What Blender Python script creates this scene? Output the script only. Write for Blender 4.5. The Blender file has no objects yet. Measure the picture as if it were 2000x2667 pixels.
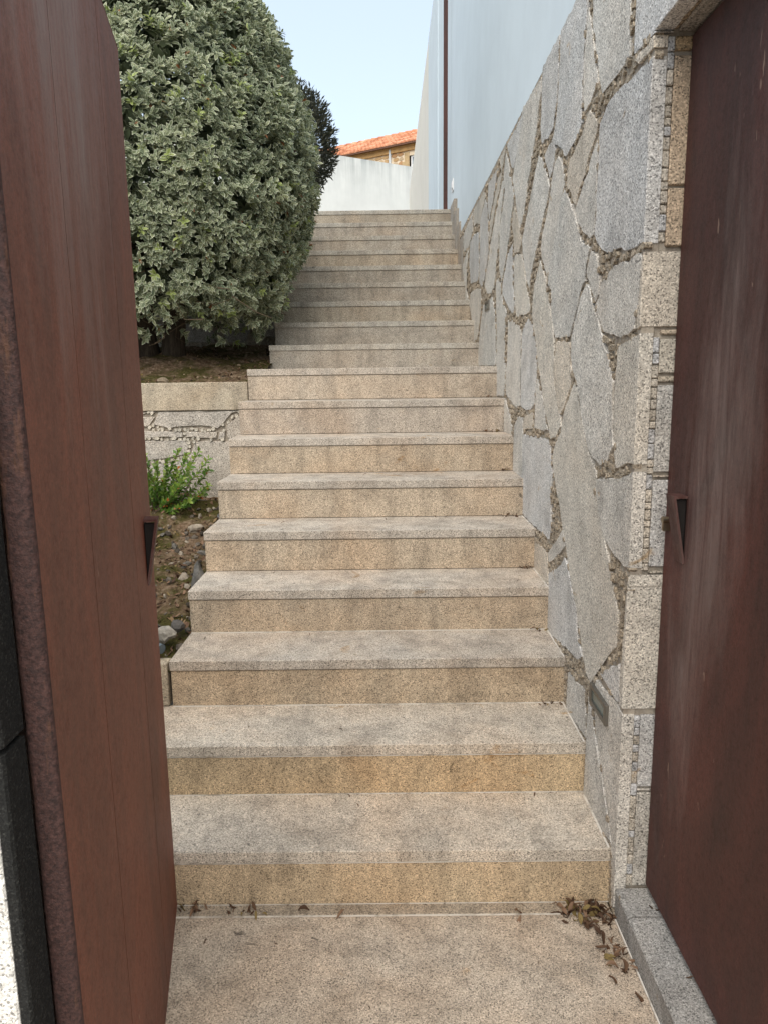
import bpy, bmesh, math, random
import numpy as np
from mathutils import Vector, Matrix, noise

sc = bpy.context.scene
rnd = random.Random(7)
nrng = np.random.default_rng(5)

# ------------------------------------------------------------------ camera
cam_d = bpy.data.cameras.new('camera')
cam = bpy.data.objects.new('camera', cam_d)
sc.collection.objects.link(cam)
R_ = Vector((0.99991716, 0.0025752, -0.01261111))
U_ = Vector((0.01195313, 0.17764421, 0.98402218))
F_ = Vector((-0.00477434, 0.98409141, -0.17759871))
m = Matrix.Identity(4)
for i in range(3):
    m[i][0] = R_[i]; m[i][1] = U_[i]; m[i][2] = -F_[i]
m.translation = Vector((0.02532, 0, 1.56101))
cam.matrix_world = m
cam_d.sensor_fit = 'HORIZONTAL'
cam_d.sensor_width = 36
cam_d.lens = 34.883
cam_d.clip_start = 0.05
cam_d.clip_end = 2000
sc.camera = cam

# ------------------------------------------------------------------ light
SUN_EL, SUN_AZ = math.radians(54), math.radians(-176)     # azimuth from +y towards +x: behind the camera, to its left, veiled by haze
world = bpy.data.worlds.new('World')
sc.world = world
world.use_nodes = True
wn, wl = world.node_tree.nodes, world.node_tree.links
wn.clear()
wo = wn.new('ShaderNodeOutputWorld'); wb = wn.new('ShaderNodeBackground')
sky = wn.new('ShaderNodeTexSky'); sky.sky_type = 'NISHITA'
sky.sun_disc = False
sky.sun_elevation = SUN_EL
sky.sun_rotation = SUN_AZ % (2 * math.pi)
sky.air_density = 1.0; sky.dust_density = 0.8; sky.ozone_density = 1.0
whs = wn.new('ShaderNodeHueSaturation'); whs.inputs['Saturation'].default_value = 0.85
wl.new(sky.outputs[0], whs.inputs['Color'])
wmx = wn.new('ShaderNodeMix'); wmx.data_type = 'RGBA'      # thin even haze over the whole sky
wmx.inputs[0].default_value = 0.7; wmx.inputs[7].default_value = (1.72, 1.93, 2.03, 1)
wl.new(whs.outputs[0], wmx.inputs[6])
wl.new(wmx.outputs[2], wb.inputs[0]); wb.inputs[1].default_value = 0.1
wl.new(wb.outputs[0], wo.inputs[0])
sd = bpy.data.lights.new('sun', 'SUN'); sd.energy = 1.2; sd.angle = math.radians(75); sd.color = (1, 0.91, 0.78)
sun = bpy.data.objects.new('sun', sd); sc.collection.objects.link(sun)
sdir = Vector((math.sin(SUN_AZ) * math.cos(SUN_EL), math.cos(SUN_AZ) * math.cos(SUN_EL), math.sin(SUN_EL)))
sun.rotation_euler = sdir.to_track_quat('Z', 'Y').to_euler()
sun.location = (-3, -3, 18)
sc.view_settings.view_transform = 'Standard'
sc.view_settings.look = 'None'
sc.view_settings.gamma = 1.0
sc.view_settings.use_curve_mapping = False
sc.view_settings.exposure = 2.12
sc.render.engine = 'CYCLES'
sc.cycles.max_bounces = 8
sc.cycles.diffuse_bounces = 5

# ------------------------------------------------------------------ helpers
def link(o, parent=None):
    sc.collection.objects.link(o)
    if parent is not None:
        o.parent = parent
    return o

def tag(o, label=None, cat=None, group=None, kind=None):
    if label: o['label'] = label
    if cat: o['category'] = cat
    if group: o['group'] = group
    if kind: o['kind'] = kind
    return o

def empty(name, label=None, cat=None, group=None, kind=None, loc=(0, 0, 0)):
    o = bpy.data.objects.new(name, None)
    o.empty_display_size = 0.1
    o.location = loc
    return tag(link(o), label, cat, group, kind)

def fin(name, bm, mats, parent=None, color=None, smooth=False, kind=None):
    me = bpy.data.meshes.new(name)
    bmesh.ops.recalc_face_normals(bm, faces=bm.faces)
    bm.to_mesh(me); bm.free()
    for mm in (mats if isinstance(mats, (list, tuple)) else [mats]):
        me.materials.append(mm)
    if smooth:
        me.polygons.foreach_set('use_smooth', [True] * len(me.polygons))
    o = bpy.data.objects.new(name, me)
    if color: o.color = (*color, 1)
    link(o, parent)
    if kind: o['kind'] = kind
    return o

def box(bm, x0, x1, y0, y1, z0, z1, bev=0.0, mi=0, seg=1):
    r = bmesh.ops.create_cube(bm, size=1)
    for v in r['verts']:
        v.co = Vector((x0 + (v.co.x + .5) * (x1 - x0), y0 + (v.co.y + .5) * (y1 - y0), z0 + (v.co.z + .5) * (z1 - z0)))
    fs = {f for v in r['verts'] for f in v.link_faces}
    for f in fs: f.material_index = mi
    if bev:
        es = {e for v in r['verts'] for e in v.link_edges}
        bmesh.ops.bevel(bm, geom=list(es), offset=bev, segments=seg, affect='EDGES', profile=0.5)

def boxo(name, dims, mat, parent=None, color=None, bev=0.0, kind=None):
    bm = bmesh.new(); box(bm, *dims, bev=bev)
    return fin(name, bm, mat, parent, color, kind=kind)

def tube(bm, pts, radii, n=8):
    rings = []
    for i, p in enumerate(pts):
        p = Vector(p)
        a = Vector(pts[min(i + 1, len(pts) - 1)]) - Vector(pts[max(i - 1, 0)])
        a.normalize()
        s = a.cross(Vector((0.3, 0.9, 0.1))).normalized(); t = a.cross(s)
        rings.append([bm.verts.new(p + radii[i] * (math.cos(2 * math.pi * k / n) * s + math.sin(2 * math.pi * k / n) * t)) for k in range(n)])
    for i in range(len(rings) - 1):
        for k in range(n):
            bm.faces.new((rings[i][k], rings[i][(k + 1) % n], rings[i + 1][(k + 1) % n], rings[i + 1][k]))
    bm.faces.new(rings[0][::-1]); bm.faces.new(rings[-1])

# ------------------------------------------------------------------ materials
class NT:
    def __init__(s, name):
        s.m = bpy.data.materials.new(name); s.m.use_nodes = True
        s.t = s.m.node_tree; s.t.nodes.clear()
        s.out = s.n('ShaderNodeOutputMaterial')
        s.b = s.n('ShaderNodeBsdfPrincipled')
        s.l(s.b.outputs[0], s.out.inputs[0])
        s.pos = None
    def n(s, typ, **kw):
        q = s.t.nodes.new(typ)
        for k, v in kw.items(): setattr(q, k, v)
        return q
    def l(s, a, b): s.t.links.new(a, b)
    def P(s, scale=(1, 1, 1), off=(0, 0, 0)):
        if s.pos is None:
            s.pos = s.n('ShaderNodeNewGeometry').outputs['Position']
        mp = s.n('ShaderNodeMapping'); mp.inputs['Scale'].default_value = scale; mp.inputs['Location'].default_value = off
        s.l(s.pos, mp.inputs[0]); return mp.outputs[0]
    def noise(s, scale, detail=3, rough=0.55, vec=None, dist=0.0):
        q = s.n('ShaderNodeTexNoise'); q.inputs['Scale'].default_value = scale; q.inputs['Detail'].default_value = detail
        q.inputs['Roughness'].default_value = rough; q.inputs['Distortion'].default_value = dist
        s.l(vec if vec is not None else s.P(), q.inputs['Vector']); return q.outputs['Fac']
    def voro(s, scale, vec=None, out='Color'):
        q = s.n('ShaderNodeTexVoronoi'); q.inputs['Scale'].default_value = scale
        s.l(vec if vec is not None else s.P(), q.inputs['Vector']); return q.outputs[out]
    def ramp(s, fac, stops, interp='LINEAR'):
        q = s.n('ShaderNodeValToRGB'); q.color_ramp.interpolation = interp
        e = q.color_ramp.elements
        while len(e) < len(stops): e.new(0.5)
        for i, (p, c) in enumerate(stops):
            e[i].position = p; e[i].color = (c, c, c, 1) if isinstance(c, (int, float)) else (*c, 1)
        s.l(fac, q.inputs[0]); return q.outputs[0]
    def mix(s, a, b, fac, mode='MIX'):
        q = s.n('ShaderNodeMix', data_type='RGBA', blend_type=mode)
        for v, i in ((fac, 0), (a, 6), (b, 7)):
            if isinstance(v, (int, float)): q.inputs[i].default_value = v if i == 0 else (v, v, v, 1)
            elif isinstance(v, tuple): q.inputs[i].default_value = (*v, 1)
            else: s.l(v, q.inputs[i])
        return q.outputs[2]
    def math(s, op, a, b=0.0):
        q = s.n('ShaderNodeMath', operation=op)
        for i, v in enumerate((a, b)):
            if isinstance(v, (int, float)): q.inputs[i].default_value = v
            else: s.l(v, q.inputs[i])
        return q.outputs[0]
    def bump(s, h, strength, dist):
        q = s.n('ShaderNodeBump'); q.inputs['Strength'].default_value = strength; q.inputs['Distance'].default_value = dist
        s.l(h, q.inputs['Height']); s.l(q.outputs[0], s.b.inputs['Normal'])
    def done(s, col, rough=0.85, spec=0.3):
        if isinstance(col, tuple): s.b.inputs['Base Color'].default_value = (*col, 1)
        else: s.l(col, s.b.inputs['Base Color'])
        if isinstance(rough, (int, float)): s.b.inputs['Roughness'].default_value = rough
        else: s.l(rough, s.b.inputs['Roughness'])
        s.b.inputs['Specular IOR Level'].default_value = spec
        return s.m

def granite(name, stain=1.0, rough_relief=0.0, grain=1.0, pepper=0.26):
    """speckled granite; the stone's own tone comes from the object colour"""
    g = NT(name)
    oi = g.n('ShaderNodeObjectInfo')
    sep = g.n('ShaderNodeSeparateColor')
    g.l(g.voro(390 * grain), sep.inputs[0])
    grains = g.ramp(sep.outputs[0], [(0.0, pepper), (0.15, pepper + 0.16), (0.18, 0.95), (0.70, 1.10), (0.8, 1.4), (1.0, 1.55)])
    mid = g.ramp(g.noise(215 * grain, 2, 0.7), [(0.3, 0.62), (0.5, 1.0), (0.68, 1.3)])
    col = g.mix(oi.outputs['Color'], grains, 1.0, 'MULTIPLY')
    col = g.mix(col, mid, 0.85, 'MULTIPLY')
    # iron-tan patches
    tan = g.ramp(g.noise(2.3, 5, 0.6, dist=0.4), [(0.42, 0.0), (0.68, 1.0)])
    col = g.mix(col, g.mix(col, (1.06, 0.88, 0.72), 1.0, 'MULTIPLY'), g.math('MULTIPLY', tan, 0.42 * stain))
    # weather streaks and blotches
    st = g.ramp(g.noise(1.0, 5, 0.62, vec=g.P((7, 9, 5) if rough_relief else (14, 14, 2.4))), [(0.32, 0.66), (0.55, 1.0), (0.75, 1.07)])
    col = g.mix(col, st, 0.75 * stain, 'MULTIPLY')
    br_ = g.ramp(g.noise(5.2, 4, 0.6, dist=1.4, vec=g.P((1, 1, 1.5), (1.7, 5.2, 2.4))), [(0.26, 1.0), (0.33, 0.0)])
    col = g.mix(col, g.mix(col, (0.80, 0.66, 0.50), 1.0, 'MULTIPLY'), br_)
    bl = g.ramp(g.noise(5.5, 6, 0.7, dist=0.8), [(0.36, 0.72), (0.52, 1.0), (0.7, 1.08)])
    col = g.mix(col, bl, 0.75, 'MULTIPLY')
    # small dark smudges
    sm = g.ramp(g.noise(17, 3, 0.5, dist=1.6, vec=g.P((1, 1, 1.6), (3.1, 1.7, 9.2))), [(0.25, 0.40), (0.285, 1.0)])
    col = g.mix(col, sm, 1.0, 'MULTIPLY')
    h = g.math('ADD', g.math('MULTIPLY', sep.outputs[0], 0.35), g.math('MULTIPLY', g.noise(120, 3, 0.7), 1.0))
    if rough_relief:
        h = g.math('ADD', h, g.math('MULTIPLY', g.noise(30, 4, 0.65), 3.0 * rough_relief))
    g.bump(h, 0.55, 0.0022)
    return g.done(col, 0.82, 0.25)

M = {}
M['granite'] = granite('granite_sawn', 1.0, 0.0, 1.0, 0.36)
M['granite_split'] = granite('granite_split', 0.5, 1.0, 0.78, 0.36)
M['granite_near'] = granite('granite_coarse', 0.6, 0.6, 0.9, 0.42)

g = NT('lime_mortar')
c = g.mix((0.44, 0.39, 0.32), (0.26, 0.22, 0.18), g.ramp(g.noise(25, 5, 0.7), [(0.35, 0), (0.65, 1)]))
g.bump(g.noise(60, 5, 0.7), 0.9, 0.006)
M['mortar'] = g.done(c, 0.95, 0.1)

g = NT('white_grout')
c = g.mix((0.62, 0.58, 0.52), (0.30, 0.26, 0.21), g.ramp(g.noise(9, 4, 0.7), [(0.5, 0), (0.66, 1)]))
M['grout'] = g.done(c, 0.9, 0.1)

def plaster(name, base, streak=0.2, tint=(0.5, 0.5, 0.46)):
    g = NT(name)
    st = g.ramp(g.noise(1.0, 5, 0.65, vec=g.P((3.0, 3.0, 0.35))), [(0.35, 1.0), (0.7, 0.0)])
    c = g.mix(base, tint, g.math('MULTIPLY', st, streak))
    c = g.mix(c, g.ramp(g.noise(2.2, 6, 0.65), [(0.3, 0.9), (0.6, 1.03)]), 0.6, 'MULTIPLY')
    g.bump(g.noise(160, 3, 0.7), 0.35, 0.002)
    return g.done(c, 0.9, 0.15)
M['plaster'] = plaster('white_plaster', (0.66, 0.735, 0.78), 0.14, (0.54, 0.61, 0.66))
M['plaster_sunlit'] = plaster('sunlit_plaster', (0.76, 0.73, 0.66), 0.2, (0.66, 0.62, 0.55))

# end wall: grey run-off streaks hanging from its top
g = NT('weathered_plaster')
sx = g.n('ShaderNodeSeparateXYZ'); g.l(g.P(), sx.inputs[0])
top = g.ramp(g.math('DIVIDE', g.math('SUBTRACT', 8.37, sx.outputs[2]), 1.5), [(0.0, 1.0), (0.12, 0.7), (1.0, 0.0)])
drip = g.ramp(g.noise(1.0, 5, 0.7, vec=g.P((3.2, 3.2, 0.25))), [(0.36, 0.05), (0.62, 1.0)])
c = g.mix((0.60, 0.615, 0.60), (0.34, 0.365, 0.365), g.math('MULTIPLY', g.math('MULTIPLY', top, drip), 1.0))
c = g.mix(c, g.ramp(g.noise(0.9, 6, 0.65), [(0.3, 0.86), (0.62, 1.03)]), 0.8, 'MULTIPLY')
M['plaster_streaked'] = g.done(c, 0.92, 0.1)

def corten(name, dark, red, pale, pale_amt, blob):
    """blob: (y, z, half width, half height, lean) of the pale patch: chalky wear on the right leaf, painted sky sheen on the left"""
    g = NT(name)
    wide = g.noise(1.0, 6, 0.7, vec=g.P((3.0, 3.0, 1.1)), dist=0.8)
    c = g.mix(dark, red, g.ramp(wide, [(0.36, 0), (0.64, 1)]))
    fine = g.noise(1.0, 6, 0.8, vec=g.P((120, 120, 26)))
    c = g.mix(c, g.ramp(fine, [(0.3, 0.8), (0.5, 1.0), (0.7, 1.2)]), 0.35, 'MULTIPLY')
    mott = g.ramp(g.noise(46, 6, 0.85), [(0.33, 0.72), (0.5, 1.0), (0.68, 1.28)])
    c = g.mix(c, mott, 0.55, 'MULTIPLY')
    pit = g.ramp(g.noise(210, 4, 0.8), [(0.3, 0.5), (0.5, 1.0), (0.7, 1.5)])
    c = g.mix(c, pit, 0.85, 'MULTIPLY')
    sx = g.n('ShaderNodeSeparateXYZ'); g.l(g.P(), sx.inputs[0])
    dy = g.math('SUBTRACT', sx.outputs[1], blob[0]); dz = g.math('SUBTRACT', sx.outputs[2], blob[1])
    u = g.math('DIVIDE', g.math('ADD', dy, g.math('MULTIPLY', dz, blob[4])), blob[2])
    v = g.math('DIVIDE', dz, blob[3])
    dd = g.math('SQRT', g.math('ADD', g.math('MULTIPLY', u, u), g.math('MULTIPLY', v, v)))
    dd = g.math('ADD', dd, g.math('MULTIPLY', g.math('SUBTRACT', g.noise(1.0, 5, 0.7, vec=g.P((7, 7, 1.4)), dist=0.6), 0.5), 2.4))
    pm = g.ramp(dd, [(0.25, 1.0), (1.0, 0.0)])
    hair = g.ramp(g.noise(1.0, 5, 0.75, vec=g.P((24, 24, 2.6), (2, 7, 1)), dist=1.0), [(0.34, 0.2), (0.66, 1.0)])
    c = g.mix(c, pale, g.math('MULTIPLY', g.math('MULTIPLY', pm, hair), pale_amt))
    sc_ = g.ramp(g.noise(1.0, 2, 0.5, vec=g.P((60, 60, 11), (5, 2, 8)), dist=1.0), [(0.235, 1.0), (0.25, 0.0)])
    c = g.mix(c, (0.30, 0.20, 0.15), g.math('MULTIPLY', sc_, 0.6))
    g.bump(g.math('ADD', fine, g.noise(200, 5, 0.8)), 0.5, 0.0016)
    r = g.ramp(mott, [(0.7, 0.74), (1.2, 0.6)])
    return g.done(c, r, 0.42)
M['corten'] = corten('weathering_steel', (0.122, 0.043, 0.027), (0.205, 0.062, 0.035), (0.27, 0.20, 0.18), 0.8, (1.25, 2.15, 0.45, 0.75, 0.0))  # left leaf: pale upper patch paints the grey sheen of the sky
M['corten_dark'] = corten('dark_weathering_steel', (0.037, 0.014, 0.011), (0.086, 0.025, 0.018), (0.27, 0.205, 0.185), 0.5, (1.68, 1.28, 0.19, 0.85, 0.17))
g = NT('pitted_rust')
c = g.mix((0.018, 0.008, 0.007), (0.078, 0.036, 0.030), g.ramp(g.noise(170, 5, 0.75), [(0.36, 0), (0.68, 1)]))
c = g.mix(c, (0.16, 0.07, 0.03), g.ramp(g.noise(1, 4, 0.7, vec=g.P((40, 40, 6))), [(0.58, 0), (0.78, 0.7)]))
g.bump(g.noise(95, 5, 0.7), 0.9, 0.004)
M['rust_edge'] = g.done(c, 0.72, 0.4)

g = NT('shade_granite')  # pier's return face: its shade is put into this near-black colour
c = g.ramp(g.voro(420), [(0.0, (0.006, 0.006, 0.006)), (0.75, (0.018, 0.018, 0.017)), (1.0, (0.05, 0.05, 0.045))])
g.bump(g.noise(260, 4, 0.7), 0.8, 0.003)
M['shade_stone'] = g.done(c, 0.8, 0.2)

g = NT('steel')
M['steel'] = g.done((0.20, 0.185, 0.16), 0.5, 0.5); g.b.inputs['Metallic'].default_value = 0.85
g = NT('brass'); M['brass'] = g.done((0.40, 0.34, 0.24), 0.35, 0.5); g.b.inputs['Metallic'].default_value = 1.0
g = NT('lamp_glass'); M['lamp_glass'] = g.done((0.10, 0.13, 0.12), 0.18, 0.6)
g = NT('window_glass'); M['glass'] = g.done((0.20, 0.24, 0.28), 0.12, 0.6)
g = NT('white_paint'); M['white_paint'] = g.done((0.8, 0.8, 0.8), 0.5, 0.4)
g = NT('dark_void'); M['void'] = g.done((0.02, 0.017, 0.016), 0.9, 0.1)
g = NT('grey_plastic'); M['pipe'] = g.done((0.10, 0.13, 0.15), 0.5, 0.4)
g = NT('pvc_grey'); M['pvc'] = g.done((0.55, 0.57, 0.58), 0.5, 0.4)
g = NT('brown_gutter'); M['gutter'] = g.done((0.16, 0.08, 0.05), 0.6, 0.4)

g = NT('soil')
c = g.ramp(g.noise(34, 6, 0.75), [(0.3, (0.040, 0.027, 0.017)), (0.5, (0.15, 0.10, 0.063)), (0.72, (0.33, 0.25, 0.185))])
moss = g.ramp(g.noise(4.2, 5, 0.7, dist=0.5), [(0.42, 0.0), (0.56, 0.9)])
mc = g.ramp(g.noise(90, 4, 0.7), [(0.3, (0.02, 0.02, 0.006)), (0.7, (0.085, 0.080, 0.022))])
c = g.mix(c, mc, moss)
g.bump(g.noise(70, 6, 0.75), 1.0, 0.012)
M['soil'] = g.done(c, 0.97, 0.05)

g = NT('rubble_rock')
oi = g.n('ShaderNodeObjectInfo')
c = g.mix(oi.outputs['Color'], g.ramp(g.noise(30, 6, 0.75), [(0.3, 0.45), (0.7, 1.4)]), 1.0, 'MULTIPLY')
g.bump(g.noise(55, 6, 0.8), 1.0, 0.015)
M['rock'] = g.done(c, 0.9, 0.2)

g = NT('bark')
c = g.ramp(g.noise(1, 5, 0.7, vec=g.P((60, 60, 9))), [(0.3, (0.02, 0.015, 0.012)), (0.7, (0.075, 0.06, 0.045))])
g.bump(g.noise(1, 5, 0.7, vec=g.P((60, 60, 9))), 0.8, 0.006)
M['bark'] = g.done(c, 0.9, 0.1)
g = NT('twig'); M['twig'] = g.done((0.10, 0.075, 0.05), 0.85, 0.1)

def leafmat(name, ramp, rough=0.5, transl=0.25, spec=0.35):
    g = NT(name)
    at = g.n('ShaderNodeAttribute', attribute_name='tint')
    c = g.ramp(at.outputs['Fac'], ramp)
    g.done(c, rough, spec)
    tr = g.n('ShaderNodeBsdfTranslucent'); g.l(c, tr.inputs[0])
    mx = g.n('ShaderNodeMixShader'); mx.inputs[0].default_value = transl
    g.l(g.b.outputs[0], mx.inputs[1]); g.l(tr.outputs[0], mx.inputs[2]); g.l(mx.outputs[0], g.out.inputs[0])
    return g.m
M['leaf_green'] = leafmat('variegated_leaf_green', [(0, (0.090, 0.120, 0.066)), (0.45, (0.195, 0.228, 0.132)), (0.8, (0.28, 0.305, 0.165)), (0.9, (0.30, 0.38, 0.09)), (0.96, (0.24, 0.10, 0.04)), (1.0, (0.20, 0.08, 0.03))], 0.42)
M['leaf_cream'] = leafmat('variegated_leaf_margin', [(0, (0.36, 0.40, 0.27)), (0.45, (0.72, 0.75, 0.56)), (0.85, (0.80, 0.81, 0.62)), (0.9, (0.42, 0.48, 0.15)), (0.96, (0.26, 0.12, 0.05)), (1.0, (0.22, 0.09, 0.04))], 0.5)
M['leaf_dark'] = leafmat('dark_needle', [(0, (0.022, 0.024, 0.018)), (0.6, (0.050, 0.056, 0.036)), (1.0, (0.085, 0.082, 0.05))], 0.6)
M['leaf_bright'] = leafmat('box_leaf', [(0, (0.045, 0.10, 0.02)), (0.5, (0.10, 0.20, 0.03)), (0.85, (0.22, 0.30, 0.05)), (0.95, (0.42, 0.13, 0.03)), (1.0, (0.45, 0.12, 0.03))], 0.4)
M['leaf_dry'] = leafmat('dry_leaf', [(0, (0.05, 0.028, 0.018)), (0.5, (0.13, 0.075, 0.045)), (0.8, (0.24, 0.15, 0.095)), (1.0, (0.20, 0.155, 0.05))], 0.7, 0.15, 0.2)

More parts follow.
